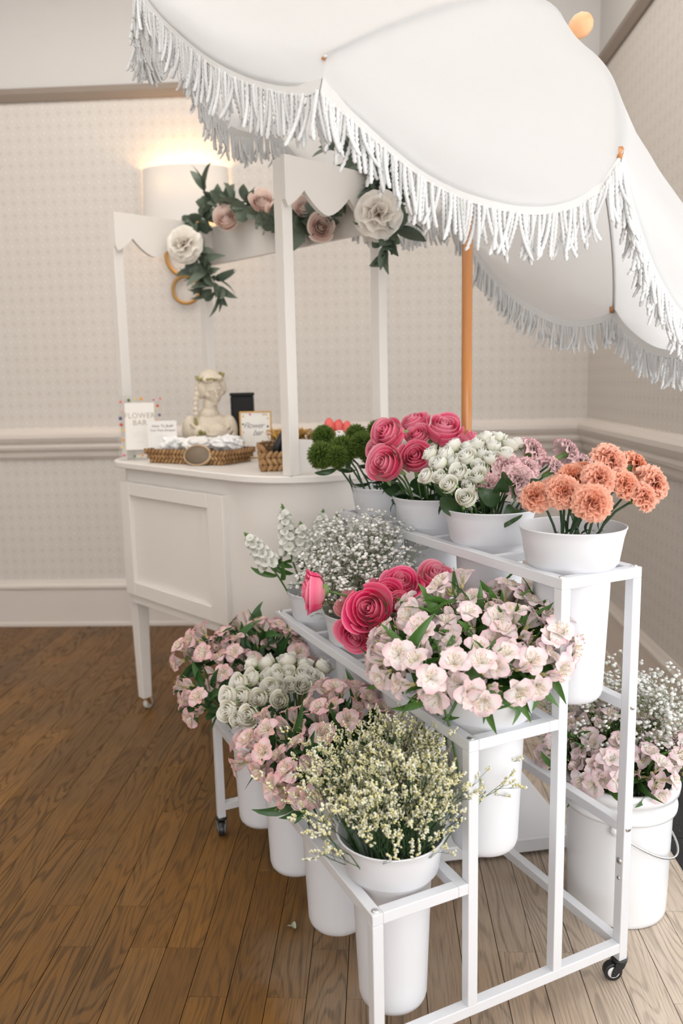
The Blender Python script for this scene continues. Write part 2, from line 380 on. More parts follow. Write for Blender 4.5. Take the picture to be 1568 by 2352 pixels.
obj('gold_ring', ring(.068, .009).mesh('gold_ring', M_gold), sc, Matrix.Translation((-.022, -.03, -.455)))
obj('gold_ring', ring(.105, .010).mesh('gold_ring_big', M_gold), sc, Matrix.Translation((-.010, -.03, -.285)))
obj('wall_plate', G().box((-.05, -.02, -.19), (.05, -.002, .02)).mesh('wall_plate', M_gold, False), sc)
Mb = mat('warm_bulb'); nt = NT(Mb); nt.b.inputs['Emission Color'].default_value = (1, .62, .28, 1); nt.b.inputs['Emission Strength'].default_value = 6
obj('bulb', G().sphere((0, -.055, .02), .026, 12, 8).mesh('bulb', Mb), sc)
for dx in (-.07, .07):
    l = bpy.data.lights.new('sconce_light', 'POINT'); l.energy = 1.9; l.color = (1, .62, .30); l.shadow_soft_size = .03
    o = bpy.data.objects.new('sconce_light', l); C.objects.link(o); o.parent = sc; o.location = (dx, -.05, .05)

# ------------------------------------------------------------------ stepped flower rack (local X: depth, Y: length)
RX, RY, RT, RL = -.0238, 1.3037, .4935, .9895
ST, HT, TT = (.2056, .2098, .2043), (.357, .6424, .9228), .0222
HB, HD = .0936, .0502
W1, W2, W3 = ST[0], ST[0]+ST[1], sum(ST)
RM = Matrix.Translation((RX, RY, 0)) @ Matrix.Rotation(RT, 4, 'Z')
def rk(w, u, z): return np.array(RM @ Vector((w, u, z)))
rack = thing('flower_rack', 'white three-tier metal flower stand on black casters holding buckets', 'flower stand', (RX, RY, 0), RT)
def rbar(name, a, b): return obj(name, G().box(a, b).mesh(name, M_white, False), rack, bevel=.0016)
for u0 in (0, RL-TT):
    for w, z in ((0, HT[0]), (W1, HT[1]), (W2, HT[2]), (W3-TT, HT[2])):
        lo = HD if w in (0, W3-TT) else HB-.001
        rbar('post', (w, u0, lo), (w+TT, u0+TT, z-TT))
    rbar('base_rail', (TT, u0, HB-TT), (W3-TT, u0+TT, HB))
for w0, w1, h in ((0, W1, HT[0]), (W1, W2, HT[1]), (W2, W3, HT[2])):
    rbar('shelf_rail', (w0, 0, h-TT), (w0+TT, RL, h)); rbar('shelf_rail', (w1-TT, 0, h-TT), (w1, RL, h))
    for u0 in (0, RL-TT): rbar('shelf_end', (w0+TT, u0, h-TT), (w1-TT, u0+TT, h))
    for q in (1, 2, 3): rbar('shelf_divider', (w0+TT, RL*q/4-.008, h-TT), (w1-TT, RL*q/4+.008, h-.002))
for z in (HT[0]+.012, HT[1]-.002, HB): rbar('back_rail', (W3-TT, TT, z-TT), (W3, RL-TT, z))
bm_ = G().lathe([(.0001, .0036), (.0035, .0034), (.006, .0022), (.0075, 0)], 14).mesh('bolt', M_steel)
for w, h in ((0, HT[0]), (W1, HT[1]), (W2, HT[2]), (W3-TT, HT[2])):
    for u in (TT*.5, RL-TT*.5): obj('bolt', bm_, rack, Matrix.Translation((w+TT*.5, u, h)))
for w, z, d in ((W3-TT*.5, HT[1]-.013, (0, -1, 0)), (W3-TT*.5, HT[0]+.001, (0, -1, 0))): obj('bolt', bm_, rack, frame(d, 0, (w, 0, z)))
for z in (HT[0]-.075, ): obj('bolt', bm_, rack, frame((-1, 0, 0), 0, (W3-TT, TT*.5, z)))
obj('bolt', bm_, rack, frame((-1, 0, 0), 0, (W3-TT, TT*.5, HT[0]-.115), .6))
def caster(parent, w, u, ang, H, r, wmat, bmat, hub=True):
    c = obj('caster', G().lathe([(.001, H+.001), (.017, H+.001), (.017, H-.006), (.010, H-.010), (.001, H-.010)], 16).mesh('caster_mount', bmat), parent, Matrix.Translation((w, u, 0)) @ Matrix.Rotation(ang, 4, 'Z'))
    f = G()
    for s in (-1, 1): f.prism([(-.010, H-.006), (.012, H-.006), (.020, r+.004), (.022, r-.007), (.012, r-.007), (-.006, r+.014)], s*.0125-.002, s*.0125+.002, 'xyz')
    vv = f.v; f.v = [np.stack([a[:, 0], a[:, 2], a[:, 1]], 1) for a in vv]
    obj('fork', f.mesh('fork', bmat, False), c, bevel=.001)
    wh = G(); wh.lathe([(.010, -.008), (r*.72, -.009), (r*.93, -.009), (r, -.006), (r, .006), (r*.93, .009), (r*.72, .009), (.010, .008)], 24, cap0=True, cap1=True)
    WM = Matrix.Translation((.015, 0, r)) @ Matrix.Rotation(pi/2, 4, 'X')
    obj('wheel', wh.mesh('wheel', wmat), c, WM)
    if hub:
        hb = G()
        for s in (-1, 1): hb.lathe([(.0001, s*.0105), (r*.35, s*.0105), (r*.62, s*.0098), (r*.66, s*.008)], 20)
        obj('hub', hb.mesh('hub', M_hub), c, WM)
caster(rack, W3-TT/2, TT/2, 2.75, HD, .0205, M_black, M_black); caster(rack, TT/2, TT/2, 2.4, HD, .0205, M_black, M_black)
caster(rack, TT/2, RL-TT/2, -1.9, HD, .0205, M_black, M_black); caster(rack, W3-TT/2, RL-TT/2, 2.2, HD, .0205, M_black, M_black)

# buckets
BH, BD, BR = .080, .282, .105
prof = [(BR-.010, -.012), (BR+.0015, .0795), (BR+.0022, BH), (BR-.001, BH+.0012), (BR-.0025, BH-.001)]
outer = [(.0001, -BD), (.050, -BD), (.060, -BD+.003), (.0655, -BD+.010), (.0683, -BD+.020), (.0688, -BD+.035), (.0775, -.035), (.0785, -.018), (.0805, -.010), (.0885, .004), (.0925, .008), (BR-.004, .060), (BR+.001, BH-.003), (BR+.0022, BH-.0015), (BR+.0022, BH), (BR, BH+.001), (BR-.0025, BH-.001), (.089, .010), (.077, -.012), (.066, -BD+.018), (.001, -BD+.012)]
buck_me = G().lathe(outer, 64).mesh('flower_bucket', M_buck)
US = (.112, .371, .618, .866)
UOFF = {(0, 0): .115, (1, 0): .098, (2, 0): .090}
tiers = ('lowest', 'middle', 'top')
btxt = {(0, 0): 'white bucket of yellow statice at the near end of the lowest shelf', (0, 1): 'white bucket of pink alstroemeria behind the statice on the lowest shelf',
        (0, 2): 'white bucket of white spray roses on the lowest shelf', (0, 3): 'white bucket of pink alstroemeria at the far end of the lowest shelf',
        (1, 0): 'white bucket of pale alstroemeria at the near end of the middle shelf', (1, 1): 'white bucket of hot pink roses on the middle shelf',
        (1, 2): 'white bucket of baby\'s breath on the middle shelf', (1, 3): 'white bucket of white stock at the far end of the middle shelf',
        (2, 0): 'white bucket of coral carnations at the near end of the top shelf', (2, 1): 'white bucket of white roses and pale carnations on the top shelf',
        (2, 2): 'white bucket of pink roses on the top shelf', (2, 3): 'white bucket of fuzzy green dianthus at the far end of the top shelf'}
BC = {}
for t in range(3):
    for i in range(4):
        w = (0, W1, W2)[t]+ST[t]/2; u = UOFF.get((t, i), US[i]); p = rk(w, u, HT[t]); BC[t, i] = p
        o = obj('flower_bucket', buck_me, None, Matrix.Translation(Vector(p)+Vector((0, 0, .0005))) @ Matrix.Rotation(rnd.uniform(0, 6), 4, 'Z'))
        tag(o, btxt[t, i], 'bucket', 'floral buckets hung in the rack')

# big pail behind the rack
PC = np.array([.578, 1.875, 0.]); PH, PR = .345, .130
pail = thing('pail', 'large glossy white plastic pail on the floor behind the flower stand', 'bucket', PC)
prf = [(.0001, .004), (PR-.020, .004), (PR-.016, 0), (PR-.012, .003), (PR-.0115, .012), (PR-.011, .03), (PR-.0055, PH-.095), (PR-.0042, PH-.080), (PR-.004, PH-.075), (PR+.004, PH-.073), (PR+.005, PH-.062), (PR-.002, PH-.058), (PR, PH-.030), (PR+.008, PH-.027), (PR+.010, PH-.012), (PR+.006, PH), (PR-.003, PH+.001), (PR-.006, PH-.006), (PR-.020, .01), (.0001, .008)]
obj('pail_body', G().lathe(prf, 80).mesh('pail_body', M_pail), pail)
hp = [(PR*math.cos(a)*1.07, PR*math.sin(a)*1.07-.0, PH-.085-.095*math.sin((a+1.9)/pi*pi)) for a in np.linspace(-1.9, -1.9+pi, 26)]
obj('bail_handle', G().tube(hp, .0026, 8).mesh('bail_handle', M_steel), pail)
for a in (-1.9, -1.9+pi): obj('handle_lug', G().lathe([(.0001, .014), (.010, .013), (.013, .008), (.013, -.004)], 16).mesh('handle_lug', M_pail), pail, frame((math.cos(a), math.sin(a), 0), 0, (math.cos(a)*PR, math.sin(a)*PR, PH-.085)))

# ------------------------------------------------------------------ cart (local -X: front with door, -Y: near round end)
CT, CX, CY = .812, -.4875, 2.9215
CH, CTOP, CL, CW = 1.022, 1.936, .981, .400
CM = Matrix.Translation((CX, CY, 0)) @ Matrix.Rotation(CT, 4, 'Z')
def ck(x, y, z): return np.array(CM @ Vector((x, y, z)))
cart = thing('vendor_cart', 'white wooden flower cart with canopy posts and paneled door', 'cart', (CX, CY, 0), CT)
def outline(hx, y0, y1, rf):
    p = []; yc = y0+hx
    for a in np.linspace(pi, 2*pi, 41): p.append((hx*math.cos(a), yc+hx*math.sin(a)))
    for a in np.linspace(0, pi/2, 12): p.append((hx-rf+rf*math.cos(a), y1-rf+rf*math.sin(a)))
    for a in np.linspace(pi/2, pi, 12): p.append((-hx+rf+rf*math.cos(a), y1-rf+rf*math.sin(a)))
    return p
obj('cart_body', G().prism(outline(.255, -.555, .50, .10), .50, CH-.022).mesh('cart_body', M_cart, True), cart).data.set_sharp_from_angle(angle=.6)
obj('base_board', G().prism(outline(.268, -.57, .515, .11), .468, .502).mesh('base_board', M_cart, True), cart, bevel=.003).data.set_sharp_from_angle(angle=.6)
obj('counter_top', G().prism(outline(.295, -.598, .60, .22), CH-.024, CH).mesh('counter_top', M_cart, True), cart, bevel=.004).data.set_sharp_from_angle(angle=.6)
door = obj('door', G().box((-.263, -.235, .505), (-.254, .430, .945)).mesh('door', M_cart, False), cart, bevel=.002)
for a, b in (((-.281, -.235, .505), (-.262, -.145, .945)), ((-.281, .365, .505), (-.262, .430, .945)), ((-.281, -.145, .895), (-.262, .365, .945)), ((-.281, -.145, .505), (-.262, .365, .560))):
    obj('door_frame', G().box(a, b).mesh('door_frame', M_cart, False), door, bevel=.003)
obj('panel_strip', G().box((-.267, -.085, .560), (-.262, -.145, .895)).mesh('panel_strip', M_cart, False), door, bevel=.002)
for x, y in ((-.215, .455), (.215, .455), (-.20, -.40), (.20, -.40)):
    h = .052; g = G(); v = []
    for z, s in ((.468, .026), (.30, .024), (h, .020)): v += [(x-s, y-s, z), (x+s, y-s, z), (x+s, y+s, z), (x-s, y+s, z)]
    f = [(0, 1, 2, 3), (11, 10, 9, 8)]+[(a+(i+1) % 4, a+i, a+4+i, a+4+(i+1) % 4) for a in (0, 4) for i in range(4)]
    obj('leg', g.add(v, f).mesh('leg', M_cart, False), cart, bevel=.003)
    caster(cart, x, y, .4, h, .0225, mat('caster_white', (.62, .60, .55), .4), M_gold, False)
hw = CW/2; hl = CL/2; pt = .019
for x, y in ((-hw, hl), (hw, hl), (-hw, -hl), (hw, -hl)):
    obj('canopy_post', G().box((x-pt, y-pt, CH), (x+pt, y+pt, CTOP)).mesh('canopy_post', M_cart, False), cart, bevel=.002)
def scallop(y, sgn):                                   # valance board across the end at local y
    x0, x1 = -hw-pt, hw+pt; pts = [(x1, CTOP+.006), (x0, CTOP+.006)]
    nsc = 2.4; lows = CTOP-.115
    for i in range(49):
        s = i/48; x = x0+(x1-x0)*s; q = (s*nsc+.6) % 1.0
        pts.append((x, lows-.028+.060*(abs(q-.5)*2)**1.6 if i not in (0,) else lows))
    g = G(); n = len(pts)
    v = [(a, y+sgn*pt, b) for a, b in pts]+[(a, y+sgn*(pt+.016), b) for a, b in pts]
    f = [(i, (i+1) % n, n+(i+1) % n, n+i) for i in range(n)]+[tuple(range(n)), tuple(range(n, 2*n))[::-1]]
    return obj('valance_board', g.add(v, f).mesh('valance_board', M_cart, False), cart)
scallop(-hl, -1); scallop(hl, -1)
obj('back_board', G().box((hw+pt, -hl, CTOP-.150), (hw+pt+.016, hl, CTOP)).mesh('back_board', M_cart, False), cart, bevel=.002)
pts = [(-hw+.02, CH), (hw, CH)]+[(-hw+.02+(2*hw-.02)*(1-q), CH+.055+.055*q**.7) for q in np.linspace(0, 1, 14)]   # low guard across the near end
n = len(pts); v = [(a, -hl-.008, b) for a, b in pts]+[(a, -hl+.008, b) for a, b in pts]
f = [(i, (i+1) % n, n+(i+1) % n, n+i) for i in range(n)]+[tuple(range(n))[::-1], tuple(range(n, 2*n))]
obj('side_guard', G().add(v, f).mesh('side_guard', M_cart, False), cart)
obj('back_guard', G().box((hw-.008, -hl, CH), (hw+.008, -hl+.42, CH+.10)).mesh('back_guard', M_cart, False), cart, bevel=.002)
cb = [ck(.1, .2, .46), ck(.10, .16, .2), ck(.12, .08, .05), ck(.16, -.05, .006), ck(.30, -.10, .005), (-.35, YB-.04, .006)]
def spline(P, n=40):
    P = np.asarray(P, float); k = len(P); t = np.linspace(0, k-1-1e-9, n); out = []
    for q in t:
        i = int(q); f = q-i; p0, p1, p2, p3 = P[max(i-1, 0)], P[i], P[min(i+1, k-1)], P[min(i+2, k-1)]
        out.append(.5*((2*p1)+(p2-p0)*f+(2*p0-5*p1+4*p2-p3)*f*f+(3*p1-p0-3*p2+p3)*f**3))
    return np.array(out)
tag(obj('power_cable', G().tube(spline(cb), .004, 6).mesh('power_cable', M_black)), 'thin black power cable trailing under the cart', 'cable')

# ------------------------------------------------------------------ tilted umbrella
TIPS = np.array([[0.4505, 1.5796, 1.7005], [-0.078, 1.4706, 1.8498], [-0.50, 1.86, 2.19], [-0.5548, 2.4349, 2.33], [-0.3622, 2.9024, 2.1674], [0.2448, 2.9952, 1.894], [0.7439, 2.6237, 1.5021], [0.955, 2.06, 1.44]])
CTR, APEX, JOINT = np.array([.153, 2.236, 1.873]), np.array([.488, 2.205, 2.142]), np.array([.243, 2.240, 2.008])
AX = APEX-CTR; HA = np.linalg.norm(AX); AX /= HA
PB = np.array([.243, 2.266, 0])
umb = thing('umbrella', 'large tilted white canvas umbrella with cotton fringe on wooden pole', 'umbrella', (PB[0], PB[1], .05))
UO = np.array([PB[0], PB[1], .05]); TU = Matrix.Translation(Vector(-UO))
def uobj(name, g, m, par=None, smooth=True):
    o = obj(name, g.mesh(name, m, smooth), par or umb, TU if par is None else None); return o
uobj('pole', G().tube([(*PB[:2], .10), (*PB[:2], 1.0), tuple(JOINT)], .0145, 20), M_pole)
uobj('tilt_joint', G().tube([JOINT-AX*.03, JOINT+AX*.05], .019, 16), M_steel)
uobj('mast', G().tube([JOINT, APEX+AX*.01], .0135, 16), M_pole)
uobj('finial', G().lathe([(.0001, .054), (.014, .051), (.025, .040), (.029, .024), (.026, .008), (.016, -.006), (.013, -.012), (.013, -.03)], 24, cap1=True).add(np.zeros((0, 3)), []), M_ball).matrix_basis = TU @ frame(AX, 0, APEX+AX*.015)
def rib(k, s):
    T = TIPS[k % 8]; flat = T-CTR; r = flat-AX*(flat@AX); ctl = CTR+r*.60+AX*(HA*.86)
    return (1-s)**2*APEX+2*s*(1-s)*ctl+s*s*T
for k in range(8):
    P = [rib(k, s)-AX*.008 for s in np.linspace(.04, 1.0, 16)]
    rb = uobj('rib', G().tube(P, .0035, 6), M_steel)
    T = TIPS[k]; d = P[-1]-P[-2]; d /= np.linalg.norm(d)
    e_ = .004 if k == 0 else .016; obj('rib_tip', G().tube([T-d*.024-AX*e_, T+d*(.006 if k == 0 else -.006)-AX*e_], [.006, .005], 8).mesh('rib_tip', M_pole), rb)
    a = CTR*.35+JOINT*.65; uobj('strut', G().tube([a, rib(k, .5)-AX*.01], .003, 6), M_steel)
uobj('runner', G().tube([CTR*.35+JOINT*.65-AX*.03, CTR*.35+JOINT*.65+AX*.02], .024, 16), M_black)
nr = np.random.default_rng(3)
BAS = [.010, .055, .03, .012, .012, .012, .012, .012]
HEM = [(.62, .128), (.85, .072), (1, .10), (1.2, .11), (1.3, .12), (1.6, .125), (1.1, .105), (.8, .125)]
def cord(g, p, d, L, sw):
    n = 20; t = np.linspace(0, 1, n); ph = nr.uniform(0, 6.28)
    cur = p+np.outer(t, d*L)+np.outer(t*t, sw)
    R_ = .0038; tw = 2*pi*L/.016
    a = np.array([1, 0, 0.]); a = a-d*(a@d); a /= np.linalg.norm(a); b = np.cross(d, a); k = 6
    ang = np.arange(k)*2*pi/k; V = np.zeros((n, k, 3))
    for i in range(n):
        rr = R_*(1+.34*np.cos(2*(ang-tw*t[i]+ph)))
        if i == n-1: rr = rr*.55
        V[i] = cur[i]+(np.cos(ang)*rr)[:, None]*a+(np.sin(ang)*rr)[:, None]*b
    g.grid(V, closed=True)
for k in range(8):
    NS, NTT, NV = 18, 25, 8
    ts = np.linspace(0, 1, NTT); A = np.zeros((NS+NV, NTT, 3))
    out = (TIPS[k]+TIPS[(k+1) % 8])/2-CTR; out /= np.linalg.norm(out)
    down = np.array([0, 0, -.80])-AX*.30; down /= np.linalg.norm(down)
    ph = nr.uniform(0, 6.28, 4)
    for j, t in enumerate(ts):
        b4 = 4*t*(1-t)
        for i in range(NS):
            s = i/(NS-1); p = rib(k, s)*(1-t)+rib(k+1, s)*t
            p = p-AX*(.030*b4*s*(1-.25*s)) + AX*(.004*math.sin(9*t+5*s+ph[0])+.003*math.sin(17*s-6*t+ph[1]))*b4*s
            A[i, j] = p
        gm, am = HEM[k]; bb = math.sin(pi*t**gm)
        dep = am*max(bb, 0)**.8*(1+.04*math.sin(5*t+ph[2]))+BAS[k]*(1-t)**3+BAS[(k+1) % 8]*t**3
        for i in range(NV):
            v = (i+1)/NV
            A[NS+i, j] = A[NS-1, j]+down*dep*v+out*(.022*math.sin(v*pi)*b4+.006*math.sin(11*t+ph[3])*b4*v)
    pan = uobj('canopy_panel', G().grid(A), M_canvas)
    hem = A[-1]; nrm = out
    bandA = np.stack([hem-down*.016+out*.003, hem+down*.006+out*.003]); bandB = np.stack([hem-down*.016-out*.002, hem+down*.006-out*.002])
    g = G().grid(bandA); g.grid(bandB[::-1]); g.grid(np.stack([bandA[1], bandB[1]])); g.grid(np.stack([bandB[0], bandA[0]]))
    obj('hem_tape', g.mesh('hem_tape', M_band), pan)
    seg = np.linalg.norm(np.diff(hem, axis=0), axis=1); cum = np.concatenate([[0], np.cumsum(seg)]); tot = cum[-1]
    g = G(); nc = int(tot/.0064)
    for q in range(nc):
        l = (q+nr.uniform(.1, .9))/nc*tot; p = np.array([np.interp(l, cum, hem[:, c]) for c in range(3)])+down*.004+out*nr.uniform(-.004, .005)
        d = np.array([nr.normal(0, .07), nr.normal(0, .07), -1.]); d /= np.linalg.norm(d)
        cord(g, p, d, nr.uniform(.068, .090), np.array([nr.normal(0, .012), nr.normal(0, .012), 0]))
    fr = obj('fringe', g.mesh('fringe', M_cord), pan); fr['kind'] = 'stuff'
# weighted base plate with black sleeve
ub = thing('parasol_stand', 'white square umbrella stand plate with black sleeve behind the flower rack', 'umbrella stand', (PB[0], PB[1], 0), .205)
s = .235; obj('base_plate', G().box((-s, -s, .012), (s, s, .052)).mesh('base_plate', M_white, False), ub, bevel=.004)
obj('sleeve', G().lathe([(.034, .052), (.034, .06), (.0185, .075), (.0185, .99), (.0215, .992), (.0215, 1.075), (.0165, 1.078), (.0165, .95)], 24).mesh('sleeve', M_black), ub)
obj('clamp_knob', G().tube([(.020, 0, 1.04), (.045, -.004, 1.045)], [.006, .009], 12).mesh('clamp_knob', M_black), ub)
for x in (-1, 1):
    for y in (-1, 1): obj('foot', G().lathe([(.018, 0), (.018, .013)], 12, (x*.19, y*.19, 0), True, True).mesh('foot', M_black), ub)

# ================================================================== flowers
def copy_tree(o, parent=None, M=None):
    c = o.copy(); C.objects.link(c); c.parent = parent
    if M is not None: c.matrix_basis = M
    for ch in list(o.children): copy_tree(ch, c)
    return c
def rv(a): return rnd.uniform(-a, a)
def unit(v): v = np.asarray(v, float); return v/np.linalg.norm(v)

# ---- shared shapes
def petal_grid(L, Wd, flare, cup, nu=7, nv=5, tube=.35, ruff=.0, tipw=.0, seed=0):
    # grows along +Z from the base, flares toward +X
    r = random.Random(seed); A = np.zeros((nu, nv, 3)); ph = r.uniform(0, 6)
    ang = 0; x = z = 0
    for i in range(nu):
        s = i/(nu-1)
        if i: ang = flare*max(0, (s-tube)/(1-tube))**1.1; x += math.sin(ang)*L/(nu-1); z += math.cos(ang)*L/(nu-1)
        w = Wd*(.22+.78*math.sin(min(1, s/.62)*pi/2)) if s < .62 else Wd*math.sqrt(max(0, 1-((s-.62)/.40)**2))
        w = max(w, Wd*tipw)
        for j in range(nv):
            q = j/(nv-1)*2-1; c = cup*(q*q)
            nx, nz = -math.cos(ang), math.sin(ang)
            k = c*w+ruff*math.sin(q*5+ph)*s*w
            A[i, j] = (x+nx*k*1.0, q*w*(1-.25*cup*abs(q)), z+nz*k)
    return A
AL = {}
def alstro_set(key, stopsA, stopsB, edge, streak):
    mA = petalmat('alstro_outer_'+key, stopsA, edge, .38, .35); mB = petalmat('alstro_inner_'+key, stopsB, None, .38, .35, streak)
    AL[key] = ([G().grid(petal_grid(.048, .0165, 1.75+.25*i, .22, 8, 5, .22, .14, .25, i)).mesh('petal', mA) for i in range(2)],
               [G().grid(petal_grid(.047, .0110, 1.55+.25*i, .25, 8, 5, .26, .10, .14, i+9)).mesh('petal', mB) for i in range(2)],
               G().grid(petal_grid(.034, .010, .10, .75, 7, 5, .5, .05, .12, 5)).mesh('bud_petal', mA))
alstro_set('pale', [(0, (.62, .66, .38)), (.22, (.90, .87, .83)), (.7, (.93, .88, .88)), (1, (.90, .62, .67))], [(0, (.74, .72, .42)), (.5, (.90, .86, .76)), (1, (.90, .72, .74))], (.90, .68, .72), (.50, .20, .18))
alstro_set('pink', [(0, (.58, .62, .36)), (.22, (.93, .88, .84)), (.65, (.92, .82, .80)), (1, (.88, .52, .57))], [(0, (.70, .66, .38)), (.5, (.88, .79, .65)), (1, (.85, .52, .52))], (.88, .56, .59), (.28, .05, .06))
g = G()
for i in range(6):
    a = i*pi/3+.3; e = np.array([math.cos(a)*.010, math.sin(a)*.010, .034]); g.tube([(0, 0, .004), e*.55, e], .00042, 3); g.sphere(e, (.0009, .0009, .0016), 5, 4)
g.lathe([(.0001, -.010), (.003, -.009), (.0042, -.004), (.0035, .001), (.002, .004)], 8)
stamen_me = g.mesh('stamen', petalmat('stamen_yellow', [(0, (.62, .55, .25)), (1, (.78, .58, .28))]))
def leaf_me(name, L, Wd, bend, m, fold=.35, twist=0., wave=0., nu=9, wp=.42):
    A = np.zeros((nu, 5, 3)); x = z = 0.; ang = 0
    for i in range(nu):
        s = i/(nu-1); w = Wd*max(.03, (math.sin(pi*min(1, s**(math.log(.5)/math.log(wp)))))**.85) if 0 < s < 1 else Wd*.04
        if i: ang = bend*s; x += math.sin(ang)*L/(nu-1); z += math.cos(ang)*L/(nu-1)
        tw = twist*s
        for j in range(5):
            q = (j-2)/2; yy = q*w; nn = abs(q)*w*fold+wave*w*math.sin(s*9+q)
            y2 = yy*math.cos(tw)-nn*math.sin(tw); n2 = yy*math.sin(tw)+nn*math.cos(tw)
            A[i, j] = (x-math.cos(ang)*n2, y2, z+math.sin(ang)*n2)
    a, b = np.meshgrid(np.linspace(0, 1, nu), np.linspace(0, 1, 5), indexing='ij')
    return G().grid(A, np.stack([a, b], -1)).mesh(name, m)
LEAF = {'pale': [leaf_me('leaf', .092+.014*i, .0115, .35+.4*i, M_leaf, .3, .5*(i-1), .05) for i in range(4)],
        'pink': [leaf_me('leaf', .092+.014*i, .0120, .3+.4*i, M_leafd, .3, .5*(i-1), .05) for i in range(4)]}
RLEAF = [leaf_me('leaf', .052+.006*i, .0185, .6+.5*i, M_roseleaf, .22, .3*i, .06, wp=.40) for i in range(3)]
ELEAF = [leaf_me('leaf', .060, .017, .5, M_garl, .2, .2, .05), leaf_me('leaf', .078, .013, .8, M_garl, .2, -.4, .05, wp=.38), leaf_me('leaf', .048, .020, .3, M_garl, .15, 0, .04, wp=.5)]
SLEAF = [leaf_me('leaf', .095, .0095, 1.5+.5*i, M_roseleaf, .25, .6*i, .1, wp=.55) for i in range(2)]

def rose_layers(n, R, H, opn, seed, nu=7, nv=9):
    r = random.Random(seed); out = []
    for i in range(n):
        t = i/(n-1); phi = i*2.2+r.uniform(-.25, .25)
        rad = R*(.10+.80*t**1.05); hgt = H*(1-.34*opn*t**1.6)*r.uniform(.96, 1.04); wid = 1.75-.75*t
        close = .45*(1-t)*(1-.4*opn); fl = opn*(.10+.75*t**1.5); A = np.zeros((nu, nv, 3)); ph = r.uniform(0, 6)
        for a in range(nu):
            s = a/(nu-1)
            for b in range(nv):
                q = b/(nv-1)*2-1
                ss = s*(1-.16*abs(q)**2.5+.035*math.sin(2.6*q+ph)); m_ = min(1, ss/.5)
                th = phi+q*wid*(.30+.70*math.sin(min(1, s*1.7)*pi/2))
                prof = math.sin(m_*pi/2)**.75-close*max(0, ss-.45)**1.3+fl*max(0, ss-.5)**1.5*1.5
                z = hgt*(ss**(1.0+.25*t))-fl*H*1.15*max(0, ss-.70)**1.5
                rr = rad*prof*(1+.05*q*math.copysign(1, math.sin(ph)))+.03*R*t*math.sin(4*q+ph)*s*s
                rr += R*.10*t*max(0, ss-.82)*3*abs(q)**2
                A[a, b] = (rr*math.cos(th), rr*math.sin(th), z)
        out.append(A)
    return out
def calyx_mesh(R, m):
    g = G().lathe([(.0001, -.006), (R*.22, -.005), (R*.30, 0), (R*.34, .004)], 10)
    for i in range(5):
        M_ = Matrix.Rotation(i*2*pi/5, 4, 'Z'); A = petal_grid(R*1.0, R*.16, 2.6, .2, 5, 3, .0)
        A = A+np.array([R*.25, 0, 0]); g.grid(A @ np.array(M_.to_3x3()).T)
    return g.mesh('calyx', m)
def rose_proto(key, m, n, R, H, opn, seed, split):
    L = rose_layers(n, R, H, opn, seed); g = G()
    for A in L[:split]: g.grid(A)
    g.sphere((0, 0, H*.42), (R*.13, R*.13, H*.42), 8, 6)
    core = g.mesh('bloom', m); outs = [G().grid(A).mesh('petal', m) for A in L[split:]]
    return (core, outs)
M_hot = petalmat('hot_pink_petal', [(0, (.84, .60, .46)), (.3, (.86, .28, .36)), (.70, (.84, .075, .22)), (.90, (.88, .13, .28)), (1, (.93, .36, .46))], None, .3, .25)  # pale rim on the pinks: bicolor edge plus a highlight painted into the colour
M_hot2 = petalmat('warm_pink_petal', [(0, (.90, .74, .60)), (.35, (.88, .46, .46)), (.70, (.86, .15, .27)), (.90, (.88, .22, .34)), (1, (.93, .46, .54))], None, .32, .25)
M_soft = petalmat('soft_pink_petal', [(0, (.90, .80, .68)), (.5, (.90, .56, .55)), (.9, (.88, .34, .39)), (1, (.93, .58, .58))], None, .32, .1)
M_wrose = petalmat('white_rose_petal', [(0, (.55, .60, .30)), (.45, (.82, .80, .64)), (.8, (.88, .87, .78)), (1, (.93, .93, .90))], None, .3)  # white and cream: creamy inner stops darkened, painting in shade for depth
M_crose = petalmat('cream_rose_petal', [(0, (.62, .58, .34)), (.45, (.88, .84, .68)), (.8, (.94, .92, .83)), (1, (.97, .96, .92))], None, .3)
M_blush = petalmat('blush_silk_petal', [(0, (.90, .62, .52)), (.6, (.93, .72, .64)), (1, (.95, .82, .76))], None, .4)
M_peony = petalmat('ivory_silk_petal', [(0, (.90, .70, .52)), (.5, (.93, .85, .74)), (1, (.95, .91, .85))], None, .4)
ROSE = {'hot': [rose_proto('hot', M_hot, 17, .043, .050, .55+.22*i, 11+i, 7) for i in range(2)],
        'warm': [rose_proto('warm', M_hot2, 16, .040, .056, .32+.28*i, 21+i, 7) for i in range(2)],
        'soft': [rose_proto('soft', M_soft, 16, .037, .050, .55, 31, 7)]}
WROSE = [(rose_proto('w', M_wrose, 12, .0225, .032, .15+.22*i, 41+i, 12)[0]) for i in range(3)]
CROSE = [(rose_proto('c', M_crose, 13, .0240, .034, .18+.2*i, 51+i, 14)[0]) for i in range(3)]
BROSE = [(rose_proto('b', M_blush, 16, .042, .052, .55+.2*i, 61+i, 16)[0]) for i in range(2)]
PEONY = [(rose_proto('p', M_peony, 24, .066, .066, .75, 71+i, 26)[0]) for i in range(2)]
CALYX = calyx_mesh(.034, M_green); CALYXS = calyx_mesh(.020, M_green)
